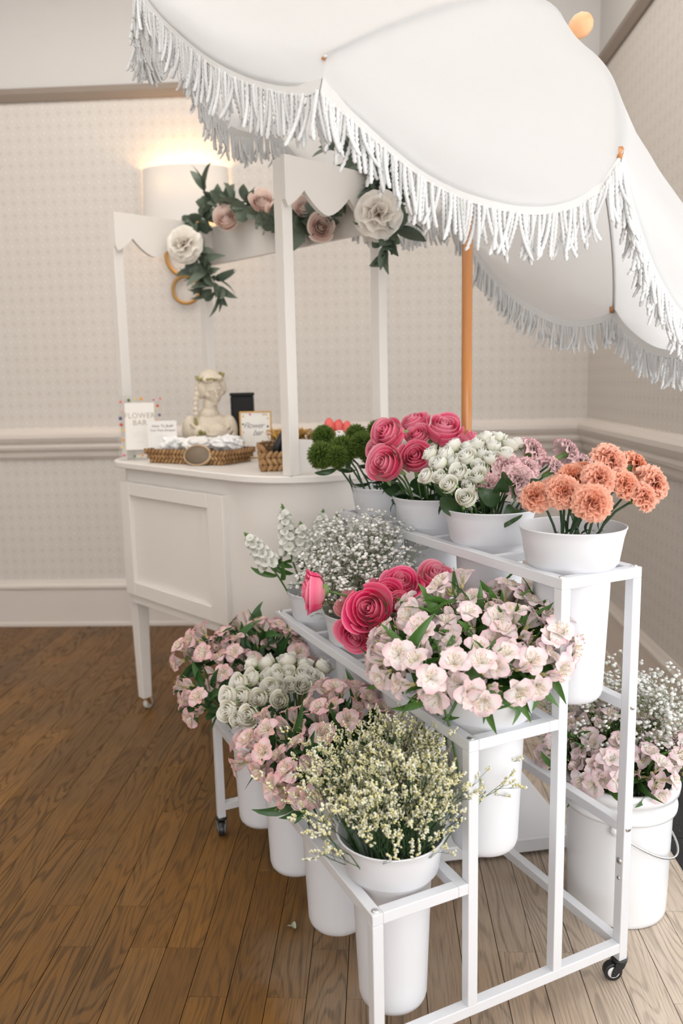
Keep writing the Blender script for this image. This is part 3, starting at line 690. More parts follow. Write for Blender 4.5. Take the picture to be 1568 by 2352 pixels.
def carnation(m, seed, R=.040, n=46, zig=.05, ruf=1.):
    r = random.Random(seed); g = G()
    for i in range(n):
        t = (i+.5)/n; phi = i*2.399; el = 1.48-1.35*t**.75                  # up in the centre, out at the rim
        nu, nv = 5, 9; A = np.zeros((nu, nv, 3)); ph = r.uniform(0, 6); L = R*(.72+.30*t)*r.uniform(.9, 1.08); wd = R*.46
        for a in range(nu):
            s = a/(nu-1)
            e2 = el-.55*s*s*t
            for b in range(nv):
                q = b/(nv-1)*2-1; w = wd*(.18+.82*s**.8)
                d = L*s*(1-.16*q*q)+(zig*R*(1 if b % 2 else -1) if a == nu-1 else 0)
                rf = ruf*(R*.15*s*s*math.sin(q*6.5*(.5+.5*ruf)+ph)+R*.05*s*math.sin(q*13+ph*2))+(1-ruf)*R*.22*s*(1-q*q)
                rad = d*math.cos(e2)-rf*math.sin(e2); z = d*math.sin(e2)*.82+rf*math.cos(e2)
                tx = q*w
                A[a, b] = (rad*math.cos(phi)-tx*math.sin(phi), rad*math.sin(phi)+tx*math.cos(phi), z)
        g.grid(A)
    return g.mesh('bloom', m)
M_coral = petalmat('coral_petal', [(0, (.82, .38, .24)), (.5, (.89, .35, .21)), (.85, (.90, .42, .28)), (1, (.91, .55, .42))], None, .38, .2)
M_pcarn = petalmat('pale_carnation_petal', [(0, (.90, .66, .64)), (.6, (.92, .74, .72)), (.965, (.92, .73, .72)), (.985, (.82, .38, .42)), (1, (.72, .18, .26))], None, .38, .15)
PEONY = [carnation(M_peony, 15+i, .072, 30, 0, .45) for i in range(2)]
CORAL = [carnation(M_coral, i) for i in range(3)]; PCARN = [carnation(M_pcarn, 5+i) for i in range(3)]
CCUP = G().lathe([(.0001, -.034), (.004, -.033), (.0062, -.024), (.0068, -.008), (.0095, .002), (.013, .008), (.012, .010), (.008, .004)], 12).mesh('calyx', M_green)
def fuzzy(seed, R=.036, n=1100):
    r = np.random.default_rng(seed); g = G(); i = np.arange(n); ph = i*2.39996; z = 1-2*(i+.5)/n
    for k in range(n):
        d = unit([math.sqrt(1-z[k]**2)*math.cos(ph[k]), math.sqrt(1-z[k]**2)*math.sin(ph[k]), z[k]]+r.normal(0, .06, 3)); a = unit(np.cross(d, [.3, .5, .8])); b = np.cross(d, a)
        d2 = unit(d+r.normal(0, .22, 3)); L = R*r.uniform(.90, 1.10); w = .0011; p = d*R*.55; q = p*.4+d2*L*.6; e = d2*L
        g.add([p+a*w, p-a*w*.5+b*w, p-a*w*.5-b*w, q+a*w*.9, q-a*w*.45+b*w*.9, q-a*w*.45-b*w*.9, e], [(0, 1, 4, 3), (1, 2, 5, 4), (2, 0, 3, 5), (3, 4, 6), (4, 5, 6), (5, 3, 6)], [(0, 0)]*3+[(.55, 0)]*3+[(1, 1)])
    g.sphere((0, 0, 0), R*.56, 10, 8)
    return g.mesh('bloom', petalmat('fuzzy_green_%d' % seed, [(0, (.02, .06, .01)), (.45, (.070, .13, .012)), (.8, (.125, .21, .02)), (1, (.27, .36, .06))], None, .25))
FUZZ = [fuzzy(i) for i in range(2)]

def stem_path(foot, head, d, n=7):
    foot, head, d = map(lambda q: np.asarray(q, float), (foot, head, d)); L = np.linalg.norm(head-foot)
    t = np.linspace(0, 1, n)[:, None]; c1 = foot+(head-foot)*.35+np.array([0, 0, L*.16]); c2 = head-d*L*.30
    return (1-t)**3*foot+3*(1-t)**2*t*c1+3*(1-t)*t*t*c2+t**3*head
def flower(name, label, cat, group, foot, head, d, sr=.0026, sm=None):
    d = unit(d); root = thing(name, label, cat, foot, 0, group); P = stem_path(foot, head, d)-np.asarray(foot)
    obj('stem', G().tube(P, sr, 6).mesh('stem', sm or M_stem), root)
    return root, P, np.asarray(head)-np.asarray(foot)
def put(name, me, root, p, d, spin=None, s=1.):
    return obj(name, me, root, frame(d, rnd.uniform(0, 6.28) if spin is None else spin, p, s))
def rose(key, label, group, foot, head, d, s=1., nleaf=2, v=None):
    root, P, h = flower('rose', label, 'rose', group, foot, head, d, .0028)
    core, outs = ROSE[key][rnd.randrange(len(ROSE[key])) if v is None else v]
    b = put('bloom', core, root, h, d, None, s)
    for me in outs: obj('petal', me, b)
    put('calyx', CALYX, root, h, d, None, s)
    for i in range(nleaf):
        q = P[3+i % 2]; a = rnd.uniform(0, 6.28); put('leaf', RLEAF[i % 3], root, q, (math.cos(a), math.sin(a), .25), None, 1.0)
    return root
def small_rose(pool, label, group, foot, head, d, s=1., nleaf=1):
    root, P, h = flower('spray_rose', label, 'rose', group, foot, head, d, .0018)
    put('bloom', rnd.choice(pool), root, h, d, None, s); put('calyx', CALYXS, root, h, d, None, s)
    for i in range(nleaf):
        q = P[4]; a = rnd.uniform(0, 6.28); put('leaf', RLEAF[i % 3], root, q, (math.cos(a), math.sin(a), .3), None, .75)
    return root
def alstro(key, label, group, foot, head, d, nb=4, nl=6, s=1., bud=1):
    root, P, h = flower('alstroemeria', label, 'alstroemeria', group, foot, head, d, .0024, M_stem)
    d = unit(d); A_, B_, bud_ = AL[key]; x = unit(np.cross(d, [.2, .1, 1])); y = np.cross(d, x); a0 = rnd.uniform(0, 6.28)
    hub = h-d*.030
    for i in range(nb+bud):
        a = a0+i*2*pi/(nb+bud)+rv(.25); sp = rnd.uniform(.55, .95) if i < nb else .4
        dd = unit(d+(x*math.cos(a)+y*math.sin(a))*sp); ln = rnd.uniform(.030, .042); p = hub+dd*ln
        obj('pedicel', G().tube([hub, hub+dd*ln*.5+d*.003, p], .0012, 5).mesh('pedicel', M_stem), root)
        f = put('flower', stamen_me, root, p, dd, None, s*rnd.uniform(.9, 1.1))
        if i >= nb:
            for k in range(3): obj('petal', bud_, f, Matrix.Rotation(k*2*pi/3, 4, 'Z'))
            continue
        op = rnd.randrange(2)
        for k in range(3):
            obj('petal', A_[op], f, Matrix.Rotation(k*2*pi/3, 4, 'Z') @ Matrix.Rotation(rv(.12), 4, 'Y'))
            obj('petal', B_[op], f, Matrix.Rotation(k*2*pi/3+pi/3, 4, 'Z') @ Matrix.Rotation(rv(.12), 4, 'Y'))
    for i in range(nl):
        a = a0+i*2.399; q = hub-d*rnd.uniform(.005, .06); dd = unit(d*rnd.uniform(.1, 1.3)+(x*math.cos(a)+y*math.sin(a)))
        put('leaf', rnd.choice(LEAF[key]), root, q, dd, None, rnd.uniform(.7, 1.05))
    return root
ORD = 'first second third fourth fifth sixth seventh eighth ninth tenth eleventh twelfth thirteenth fourteenth'.split()
def placed(pts, kind, tail):                            # label each by row and order from the left
    ys = sorted(p[1] for p in pts); n = len(ys); a, b = ys[n//3], ys[2*n//3]; rows = {}
    for i, p in enumerate(pts): rows.setdefault('upper' if p[1] < a else ('middle' if p[1] < b else 'lower'), []).append(i)
    out = {}
    for r_, idx in rows.items():
        for k, i in enumerate(sorted(idx, key=lambda q: pts[q][0])): out[i] = '%s, %s from left in the %s row, %s' % (kind, ORD[k], r_, tail)
    return out
def bx(t, i, r=.045, z=-.24):
    a = rnd.uniform(0, 6.28); q = r*math.sqrt(rnd.random()); return BC[t, i]+np.array([q*math.cos(a), q*math.sin(a), z])
def outward(head, c, up=.9, toward=.0):
    v = np.asarray(head)-np.asarray(c); v = np.array([v[0], v[1], 0])/.12; return unit(v+np.array([0, -toward, up]))

# ---- top shelf
cor = [(1410, 1050, -.02, 90), (1470, 1064, .05, 78), (1512, 1104, -.02, 88), (1446, 1107, -.06, 70), (1382, 1092, -.07, 80), (1317, 1088, -.02, 76), (1294, 1124, -.09, 80), (1366, 1150, -.13, 86), (1224, 1135, -.06, 72), (1490, 1136, -.06, 70), (1350, 1072, .05, 70), (1270, 1110, .0, 66)]
c = BC[2, 0]; lbs = placed(cor, 'coral carnation', 'nearest top-shelf bucket')
for i, (x, y, dy, s) in enumerate(cor):
    h = at(x, y, c[1]+dy); d = outward(h, c, .75, .5); h = h-d*.012
    root, P, hh = flower('carnation', lbs[i], 'carnation', 'coral carnations', bx(2, 0, .07, -.02 if False else -.10), h-d*.03, d, .0027, M_stemd)
    put('bloom', CORAL[i % 3], root, hh+d*.03, d, None, s/88*1.02); put('calyx', CCUP, root, hh+d*.03, d, 0, .95)
    put('leaf', SLEAF[i % 2], root, P[3], (rv(1), rv(1), .8), None, .42)
pc = [(1229, 1032, .05, 84), (1308, 1038, .10, 84), (1282, 1074, .04, 72), (1167, 1064, -.03, 78), (1196, 1098, -.07, 92), (1122, 1107, -.06, 62), (1218, 1068, 0, 66), (1345, 1062, .10, 60)]
c = BC[2, 1]; lbs = placed(pc, 'pale pink carnation', 'behind the coral carnations')
for i, (x, y, dy, s) in enumerate(pc):
    h = at(x, y, c[1]+dy); d = outward(h, c, .8, .45)
    root, P, hh = flower('carnation', lbs[i], 'carnation', 'pale pink carnations', bx(2, 1), h-d*.03, d, .0026, M_stemd)
    put('bloom', PCARN[i % 3], root, hh+d*.02, d, None, s/80*1.02); put('calyx', CCUP, root, hh+d*.02, d, 0, 1.)
wr = [(545, 222), (610, 230), (645, 195), (690, 235), (735, 180), (800, 190), (820, 155), (755, 225), (870, 190), (740, 275), (735, 310), (665, 300), (585, 312), (530, 310), (580, 260), (690, 400), (700, 200), (770, 160), (640, 255), (900, 175), (850, 222), (790, 240), (620, 345), (700, 350)]
lbs = placed(wr, 'small white rose', 'top shelf')
for i, (x, y) in enumerate(wr):
    X, Y = 680+.5663*x, 920+.5663*y; dy = .06-.16*(y-150)/200+rv(.02); h = at(X, Y, c[1]+dy); d = outward(h, c, 1.0, .35)
    small_rose(WROSE, lbs[i], 'white spray roses on the top shelf', bx(2, 1, .06), h-d*.012, d, rnd.uniform(.85, 1.1), 1)
c = BC[2, 2]
pr = [(898, 1000, -.05, 76, 'pink rose blooming highest at left in the top-shelf rose bucket'), (952, 976, .04, 62, 'pink rose half hidden at the back of the top-shelf rose bucket'), (957, 1004, -.02, 56, None), (1014, 998, .0, 84, 'wide open pink rose at the right of the top-shelf rose bucket'), (892, 1073, -.10, 82, 'low pink rose hanging over the front of the top-shelf rose bucket'), (957, 1056, -.09, 74, 'pink rose directly behind the white spray roses'), (868, 1030, -.03, 56, None), (1085, 1010, .06, 50, None), (1045, 1020, .0, 60, None)]
for i, (x, y, dy, s, lb) in enumerate(pr):
    h = at(x, y, c[1]+dy); d = outward(h, c, .8, .6); h = h-d*.022
    rose('warm', lb or 'pink rose tucked between larger roses on the top shelf', 'pink roses on the top shelf', bx(2, 2), h, d, s/80*1.22, 3)
for i in range(9):                                     # loose rose foliage spilling over the rims
    t, k = ((2, 2), (2, 1))[i % 2]; a = rnd.uniform(2.6, 5.6); p = BC[t, k]+np.array([0.098*math.cos(a), .098*math.sin(a), 0.118+rnd.uniform(0, .04)])
    r0 = thing('rose_sprig', 'dark green rose leaf sprig among the stems in %s' % ('the top-shelf pink rose bucket' if k == 2 else 'the top-shelf white rose bucket'), 'leaf sprig', BC[t, k]+np.array([0, 0, -.05]), 0, 'rose leaf sprigs')
    q = p-BC[t, k]-np.array([0, 0, -.05]); obj('stem', G().tube([(0, 0, 0), q*.6+np.array([0, 0, .02]), q], .0016, 5).mesh('stem', M_stem), r0)
    for b in range(3): put('leaf', RLEAF[b], r0, q*(1-.12*b), (math.cos(a+rv(.9)), math.sin(a+rv(.9)), .35-.1*b+rv(.2)), None, rnd.uniform(.9, 1.25))
c = BC[2, 3]
gd = [(743, 1003, .0, 52), (738, 1046, -.08, 60), (787, 1034, -.06, 66), (832, 1022, -.06, 58), (867, 990, .02, 50), (818, 1000, .04, 50), (775, 1050, -.10, 50), (850, 1040, -.07, 50)]
lbs = placed(gd, 'fuzzy green dianthus ball', 'top shelf far end')
for i, (x, y, dy, s) in enumerate(gd):
    h = at(x, y, c[1]+dy); d = outward(h, c, .8, .2)
    root, P, hh = flower('green_dianthus', lbs[i], 'dianthus', 'fuzzy green dianthus', bx(2, 3), h, d, .0028, M_stemd)
    put('bloom', FUZZ[i % 2], root, hh, d, None, s/58*1.12)
    for b in range(5): a = rnd.uniform(0, 6.28); put('leaf', SLEAF[b % 2], root, P[2+b % 4], (math.cos(a)-.3, math.sin(a)-.4, .1-.2*b), None, rnd.uniform(.6, .95))

# ---- middle shelf
c = BC[1, 1]
hr = [('hot', 855, 1401, -.13, 92, (-.35, -.9, .45), 'wide open hot pink rose at the front of the middle shelf'), ('hot', 820, 1456, -.12, 72, (-.3, -.85, -.25), 'dark pink rose drooping below the open one on the middle shelf'), ('soft', 804, 1388, -.02, 66, (-.5, -.6, .6), 'soft pink rose leaning over the baby\'s breath bucket'),
      ('hot', 724, 1357, -.04, 80, (-.95, -.15, .05), 'pink rose turned left away from the middle-shelf rose bucket'), ('hot', 919, 1343, .0, 76, (.0, -.6, .8), 'deep pink rose standing tall behind the open one on the middle shelf'), ('hot', 890, 1368, -.05, 64, (-.1, -.8, .6), 'hot pink rose squeezed between larger roses on the middle shelf'),
      ('warm', 1002, 1336, .02, 84, (.1, -.5, .85), 'bright pink rose behind the pale alstroemeria'), ('warm', 912, 1384, -.1, 54, (.0, -.8, .5), 'small pink rose beside the alstroemeria leaves on the middle shelf'), ('hot', 868, 1360, .0, 60, (-.3, -.5, .8), 'partly hidden pink rose in the middle of the rose bucket')]
for k, x, y, dy, s, d, lb in hr:
    h = at(x, y, c[1]+dy)-unit(d)*.024; rose(k, lb, 'hot pink roses on the middle shelf', bx(1, 1), h, d, s/80*1.12, 2)
def spread(t, i, pts, key, label, group, yr, up=.8, toward=.5, nb=4, nl=6, foot=None, cc=None):
    c = BC[t, i] if cc is None else cc
    ys = [p[1] for p in pts]; y0, y1 = min(ys), max(ys)
    lbs = placed(pts, *label)
    for ii, (x, y) in enumerate(pts):
        dy = yr[0]+(yr[1]-yr[0])*(y-y0)/(y1-y0+1e-6)+rv(.02); h = at(x, y, c[1]+dy); d = outward(h, c, up, toward)
        f = bx(t, i) if foot is None else foot()
        alstro(key, lbs[ii], group, f, h, d, nb, nl, rnd.uniform(.95, 1.15))
pale = [(300, 300), (310, 450), (290, 560), (580, 360), (760, 450), (640, 620), (950, 500), (970, 690), (340, 790), (550, 790), (790, 790), (1250, 400), (1290, 560), (1170, 690), (1030, 250), (560, 110), (960, 190), (740, 240), (430, 230), (130, 520), (110, 620), (1150, 300), (1230, 260), (880, 340), (1340, 470), (1060, 430), (880, 560), (480, 470)]
spread(1, 0, [(860+.3189*x, 1320+.3189*y) for x, y in pale], 'pale', ('pale pink alstroemeria', 'near end of middle shelf'), 'pale alstroemeria on the middle shelf', (.13, -.13), .7, .55, 3, 10)

# ---- lowest shelf
mid = [(661, 1674), (735, 1680), (575, 1727), (607, 1735), (750, 1629), (772, 1600), (871, 1629), (615, 1687), (655, 1775), (690, 1794), (668, 1818), (830, 1612), (800, 1650), (700, 1740), (890, 1660)]
spread(0, 1, mid, 'pink', ('pink alstroemeria', 'behind the yellow statice'), 'pink alstroemeria behind the statice', (.12, -.14), .7, .5, 3, 7)
fl_ = [(463, 1470), (512, 1478), (565, 1440), (640, 1452), (600, 1490), (505, 1548), (440, 1585), (540, 1500), (475, 1505), (425, 1505), (460, 1625), (670, 1480), (610, 1450), (560, 1530), (690, 1510)]
spread(0, 3, fl_, 'pink', ('pink alstroemeria', 'far end of lowest shelf'), 'pink alstroemeria at the far end', (.12, -.14), .7, .45, 3, 9)
c = BC[0, 2]
wl = [(580, 1527), (582, 1557), (598, 1605), (560, 1600), (529, 1598), (530, 1632), (576, 1642), (550, 1653), (617, 1528), (617, 1559), (625, 1583), (661, 1549), (663, 1523), (697, 1530), (697, 1554), (671, 1574), (739, 1533), (646, 1581), (695, 1576), (644, 1610), (554, 1571), (637, 1554), (715, 1560)]
lbs = placed(wl, 'cream spray rose', 'lowest shelf')
for ii, (x, y) in enumerate(wl):
    dy = .14-.24*(y-1523)/130+rv(.015)-.03*(x < 600); h = at(x, y, c[1]+dy); d = outward(h, c, .7, 1.1)
    small_rose(CROSE, lbs[ii], 'white spray roses on the lowest shelf', bx(0, 2, .06), h-d*.012, d, rnd.uniform(.95, 1.2), 1)

# ---- airy fillers
def spray(kind, seed, H=.34, spreadr=.10):
    r = np.random.default_rng(seed); st = G(); bl = G(); tips = []
    def grow(p, d, L, rad, lev):
        n = 4; pts = [p]; q = p.copy(); dd = d.copy()
        for i in range(n): dd = unit(dd+r.normal(0, .10, 3)+np.array([0, 0, .05])); q = q+dd*L/n; pts.append(q)
        st.tube(pts, np.linspace(rad, rad*.7, n+1), 3 if lev else 5, False)
        if lev >= (4 if kind == 'gyp' else 3): tips.append((q, dd, pts)); return
        k = 3 if lev < 3 else 2
        if lev == 0 or (kind == 'gyp' and lev == 1): k = 4
        for j in range(k):
            a = r.uniform(0, 6.28); x = unit(np.cross(dd, [.3, .2, 1.])); y = np.cross(dd, x)
            sp = r.uniform(.35, .75) if kind == 'gyp' else r.uniform(.2, .45)
            nd = unit(dd+(x*math.cos(a)+y*math.sin(a))*sp); b = pts[-1] if j == 0 else pts[r.integers(2, 5)]
            grow(b, nd, L*r.uniform(.42, .62), rad*.62, lev+1)
    grow(np.zeros(3), np.array([0, 0, 1.]), H*(.52 if kind == 'gyp' else .62), .0016 if kind == 'gyp' else .0019, 0)
    if kind == 'gyp':
        for q, d, _ in tips:
            R_ = r.uniform(.0034, .0062) if r.random() > .3 else .0016
            th = r.uniform(0, 6.28); n = 6
            v = [q+d*R_*.9]+[q+R_*r.uniform(.85, 1.1)*np.array([math.cos(th+i*1.047), math.sin(th+i*1.047), r.uniform(-.1, .55)]) for i in range(6)]+[q+R_*.75*np.array([math.cos(th+.5+i*1.047), math.sin(th+.5+i*1.047), -.45]) for i in range(6)]+[q-d*R_]
            f = [(0, 1+i, 1+(i+1) % 6) for i in range(6)]+[(1+i, 7+i, 7+(i+1) % 6, 1+(i+1) % 6) for i in range(6)]+[(7+i, 13, 7+(i+1) % 6) for i in range(6)]
            bl.add(v, f)
    else:
        for q, d, pts in tips:
            x = unit(np.cross(d, [.3, .2, 1.])); u0 = np.array([0, 0, 1.])
            for i in range(5):
                p = pts[-1]+(pts[-2]-pts[-1])*i*.42; R_ = r.uniform(.0028, .0044); up = unit(u0*.7+r.normal(0, .35, 3)); a = unit(np.cross(up, [1, .2, .1])); b = np.cross(up, a)
                e = p+up*R_*1.8; v = [p]+[p+up*R_*1.3+R_*(a*math.cos(j*1.57)+b*math.sin(j*1.57)) for j in range(4)]+[e]
                f = [(0, 1+j, 1+(j+1) % 4) for j in range(4)]+[(5, 1+(j+1) % 4, 1+j) for j in range(4)]
                w = 1. if r.random() > .45 else .2
                bl.add(v, f, [(0, w)]+[(.8, w)]*4+[(1, w)])
    return st, bl
M_gyp = petalmat('gypsophila_white', [(0, (.86, .86, .82)), (1, (.90, .90, .87))], None, .25)
M_stat = mat('statice_yellow'); nt = NT(M_stat); sp_ = nt.n('ShaderNodeSeparateXYZ', {0: nt.n('ShaderNodeUVMap').outputs[0]})
leafy(M_stat, nt, nt.mix(sp_.outputs[1], (.88, .88, .80), (.84, .80, .44)), .25, .6)
GYP = []
for i in range(5): st, bl = spray('gyp', 100+i); GYP.append((st.mesh('stem', M_twig), bl.mesh('blossoms', M_gyp)))
STA = []
M_stst = mat('statice_stem', (.045, .10, .035), .55)
for i in range(4): st, bl = spray('sta', 200+i, .36); STA.append((st.mesh('stem', M_stst), bl.mesh('florets', M_stat)))
def filler(pool, name, part, label, cat, group, foot, d, s):
    st, bl = rnd.choice(pool); r0 = bpy.data.objects.new(name, None); C.objects.link(r0); r0.empty_display_size = .03
    r0.matrix_basis = frame(d, rnd.uniform(0, 6.28), foot, s); tag(r0, label, cat, group)
    obj('stem', st, r0); b = obj(part, bl, r0); b['kind'] = 'stuff'; return r0
c = BC[1, 2]
for i in range(34):
    a = rnd.uniform(0, 6.28); q = math.sqrt(rnd.random())*.48; f = c+np.array([rv(.03), rv(.03), -.06])
    filler(GYP, 'babys_breath', 'blossoms', 'airy baby\'s breath spray on the middle shelf beside the white stock', 'baby\'s breath', 'baby\'s breath on the middle shelf', f, (q*1.1*math.cos(a)-.03, q*1.1*math.sin(a)-.05, 1), rnd.uniform(.95, 1.15))
for i in range(26):
    a = rnd.uniform(0, 6.28); q = math.sqrt(rnd.random())*.55; f = PC+np.array([rv(.04)+.03, rv(.04)+.05, .20])
    filler(GYP, 'babys_breath', 'blossoms', 'baby\'s breath spray in the large pail on the floor', 'baby\'s breath', 'baby\'s breath in the pail', f, (q*math.cos(a)*.9+.02, q*math.sin(a)+.22, 1), rnd.uniform(1.0, 1.2))
c = BC[0, 0]
for i in range(74):
    a = rnd.uniform(0, 6.28); q = math.sqrt(rnd.random()); f = c+np.array([q*.044*math.cos(a), q*.044*math.sin(a), -.05])
    filler(STA, 'statice', 'florets', 'yellow and white statice stem in the nearest bucket of the lowest shelf', 'statice', 'statice stems', f, (q*.40*math.cos(a), q*.40*math.sin(a)+.02, 1), rnd.uniform(.66, .84))
# white stock spikes
fg = G()
for k in range(5):
    A = petal_grid(.011, .0062, 1.3, .2, 4, 3, .15, .3, .5, k) @ np.array(Matrix.Rotation(k*1.257, 3, 'Z')).T; fg.grid(A)
floret_me = fg.mesh('floret', petalmat('stock_white', [(0, (.70, .74, .48)), (.4, (.87, .87, .78)), (1, (.90, .90, .85))], None, .35))
bud_me = G().sphere((0, 0, .003), (.0028, .0028, .0045), 6, 5).mesh('bud', M_green)
c = BC[1, 3]
for i, (x0, y0, x1, y1, dy) in enumerate([(648, 1160, 668, 1275, .0), (563, 1225, 622, 1300, -.05), (742, 1172, 728, 1270, .06), (690, 1200, 698, 1290, .0), (775, 1178, 750, 1290, .08)]):
    tp = at(x0, y0, c[1]+dy); bt = at(x1, y1, c[1]+dy*.6); root = thing('white_stock', 'white stock flower spike at the far end of the middle shelf' if i != 1 else 'white stock flower spike leaning out to the left toward the cart', 'stock flower', c+np.array([0, 0, -.2]), 0, 'white stock spikes')
    o0 = np.array(c)+np.array([0, 0, -.2]); obj('stem', G().tube(spline([o0*0, (bt-o0)*.6+np.array([0, 0, .03]), bt-o0, tp-o0], 14), .0028, 6).mesh('stem', M_stem), root)
    ax = tp-bt; L = np.linalg.norm(ax); ax = ax/L; X = unit(np.cross(ax, [.2, 1, .1])); Y = np.cross(ax, X); n = 46
    for k in range(n):
        t = k/(n-1); a = k*2.399; rr = .013*(1-t)**.6; dd = unit((X*math.cos(a)+Y*math.sin(a))+ax*(.35+.8*t)); p = bt-o0+ax*L*t+dd*rr
        if t < .82: put('floret', floret_me, root, p, dd, None, 2.3-.9*t)
        else: put('bud', bud_me, root, p, dd, None, 1.1-.3*t)
    for k in range(5): a = k*1.3+i; put('leaf', LEAF['pale'][k % 4], root, bt-o0-ax*.03*k*.6, (math.cos(a), math.sin(a), .1), None, .75)
# pail alstroemeria
pl = [(270, 930), (420, 800), (400, 1080), (300, 1110), (450, 1160), (760, 880), (900, 780), (960, 920), (700, 1120), (830, 1190), (1010, 1080), (500, 1020), (200, 870), (480, 720), (360, 690), (880, 1000), (60, 960), (620, 960)]
spread(0, 0, [(1250+.3102*x, 1420+.3102*y) for x, y in pl], 'pale', ('blush alstroemeria', 'in the floor pail'), 'alstroemeria in the pail', (.10, -.10), .8, .35, 3, 7, lambda: PC+np.array([rv(.07), rv(.07), .05]), PC)

# ================================================================== things on the cart
# ---- silk garland along the back board
gl = thing('garland', 'silk eucalyptus garland with blush roses draped along the cart canopy', 'garland', ck(.23, 0, CTOP-.1)); GO = np.array(ck(.23, 0, CTOP-.1))
gp = [at(x, y, Y-.055)-GO for x, y, Y in [(505, 690, 3.30), (478, 630, 3.31), (452, 580, 3.33), (458, 520, 3.38), (505, 470, 3.40), (560, 470, 3.26), (620, 500, 3.14), (680, 520, 3.02), (735, 500, 2.94), (790, 430, 2.86), (830, 385, 2.78), (872, 400, 2.71), (885, 460, 2.69), (888, 530, 2.69), (900, 585, 2.69)]]
vine = spline(gp, 110); obj('vine', G().tube(vine, .0035, 6).mesh('vine', M_stemd), gl)
for i in range(290):
    k = rnd.randrange(2, 108); p = vine[k]; t = unit(vine[min(k+1, 109)]-vine[k-1]); a = rnd.uniform(0, 6.28)
    v = np.array([math.cos(a), -.55, math.sin(a)])+t*rv(.7); v = unit(v); kind = 2 if (k % 3) else 0
    if k > 72 and k < 92: kind = 1
    if k < 14 or k > 100: kind = rnd.choice((0, 1)); v = unit(v+np.array([0, 0, -.8]))
    put('leaf', ELEAF[kind], gl, p+v*.012, v, None, rnd.uniform(1.0, 1.5))
for x, y, Y, d in [(800, 345, 2.80, (-.8, -.2, .35)), (820, 350, 2.78, (-.6, -.2, .5)), (850, 370, 2.75, (.2, -.5, .6)), (870, 400, 2.70, (.1, -.5, -1)), (890, 400, 2.69, (.3, -.4, -.9)), (470, 440, 3.38, (-.25, -.2, 1)), (905, 500, 2.69, (1, -.2, .1)), (905, 530, 2.69, (1, -.3, .05)), (490, 640, 3.3, (.9, -.2, -.1)), (500, 655, 3.3, (.5, -.2, -.9))]:
    for b in range(3): put('leaf', ELEAF[1], gl, at(x, y, Y-.05)-GO, unit(np.array(d)+np.array([rv(.25), rv(.25), rv(.25)])), None, rnd.uniform(1.3, 1.7))
for me, x, y, Y, px, d in [(PEONY[0], 418, 558, 3.24, 78, (-.2, -.9, .25)), (PEONY[1], 868, 487, 2.64, 100, (-.1, -.95, .2)), (BROSE[0], 520, 506, 3.30, 54, (0, -.9, .3)), (BROSE[1], 516, 470, 3.32, 28, (.1, -.6, .8)), (BROSE[0], 602, 466, 3.14, 54, (.1, -.9, .35)), (BROSE[1], 632, 485, 3.10, 42, (.2, -.9, .1)), (BROSE[0], 700, 478, 2.98, 50, (0, -.9, .4)), (BROSE[1], 736, 522, 2.91, 56, (.2, -.9, .0)), (BROSE[0], 672, 484, 3.02, 36, (-.2, -.9, .3)), (PEONY[0], 850, 540, 2.72, 44, (-.3, -.8, -.4))]:
    w = .132 if me in PEONY else .084; put('bloom', me, gl, at(x, y, Y-.075)-GO-unit(d)*.02, d, None, px*Y/FPX/w*1.05)

# ---- lettering
def text(body, size, m, parent, M, shear=0, sp=1.0):
    cu = bpy.data.curves.new('lettering', 'FONT'); cu.body = body; cu.size = size; cu.align_x = 'CENTER'; cu.shear = shear; cu.space_character = sp; cu.extrude = .0002; cu.resolution_u = 3
    o = bpy.data.objects.new('tmp', cu); C.objects.link(o); me = bpy.data.meshes.new_from_object(o.evaluated_get(bpy.context.evaluated_depsgraph_get()))
    bpy.data.objects.remove(o); me.materials.append(m) if not me.materials else None
    me.materials[0] = m; return obj('lettering', me, parent, M)
M_ink = mat('grey_ink', (.42, .37, .31), .7); M_ink2 = mat('script_ink', (.30, .27, .27), .7)
M_paper = mat('cream_card', (.78, .75, .70), .6); M_acr = mat('clear_acrylic'); nt = NT(M_acr)
tr = nt.n('ShaderNodeBsdfTransparent', {0: (.97, .97, .96, 1)}); gs = nt.n('ShaderNodeBsdfGlossy', {'Color': (1, 1, 1, 1), 'Roughness': .03})
fz = nt.n('ShaderNodeFresnel', {0: 1.3}); mx = nt.n('ShaderNodeMixShader', {0: fz.outputs[0], 1: tr.outputs[0], 2: gs.outputs[0]}); nt.link(mx.outputs[0], nt.out.inputs[0])
FACE = Matrix.Rotation(pi/2, 4, 'X')                    # XY drawing -> stands up, faces -Y
sg = thing('acrylic_sign', 'clear acrylic sign with pressed flowers reading FLOWER BAR', 'sign', (-.903, 3.035, CH), .05)
obj('acrylic_panel', G().box((-.088, -.003, 0), (.088, .003, .247)).mesh('acrylic_panel', M_acr, False), sg, Matrix.Rotation(-.10, 4, 'X'))
cdx = obj('card', G().box((-.062, -.0042, .040), (.050, -.0032, .218)).mesh('card', M_paper, False), sg, Matrix.Rotation(-.10, 4, 'X'))
for b, z, sz, f in (('FLOWER', .160, .0285, 1.08), ('BAR', .133, .0285, 1.08), ('PICK YOUR STEMS', .108, .0075, 1), ('BUILD YOUR OWN BOUQUET', .097, .0068, 1), ('ENJOY', .070, .008, 1))[:2]:
    text(b, sz, M_ink, cdx, Matrix.Translation((-.006, -.0046, z)) @ FACE, 0, f)
for z, w in ((.106, .028), (.097, .062), (.088, .046), (.068, .020)):       # lines of small print
    g = G(); x = -w/2
    while x < w/2: l = rnd.uniform(.003, .008); g.box((x-.006, -.0046, z), (x-.006+l, -.0043, z+.0022)); x += l+.002
    obj('small_print', g.mesh('small_print', mat('faint_ink', (.66, .62, .57), .7), False), cdx)
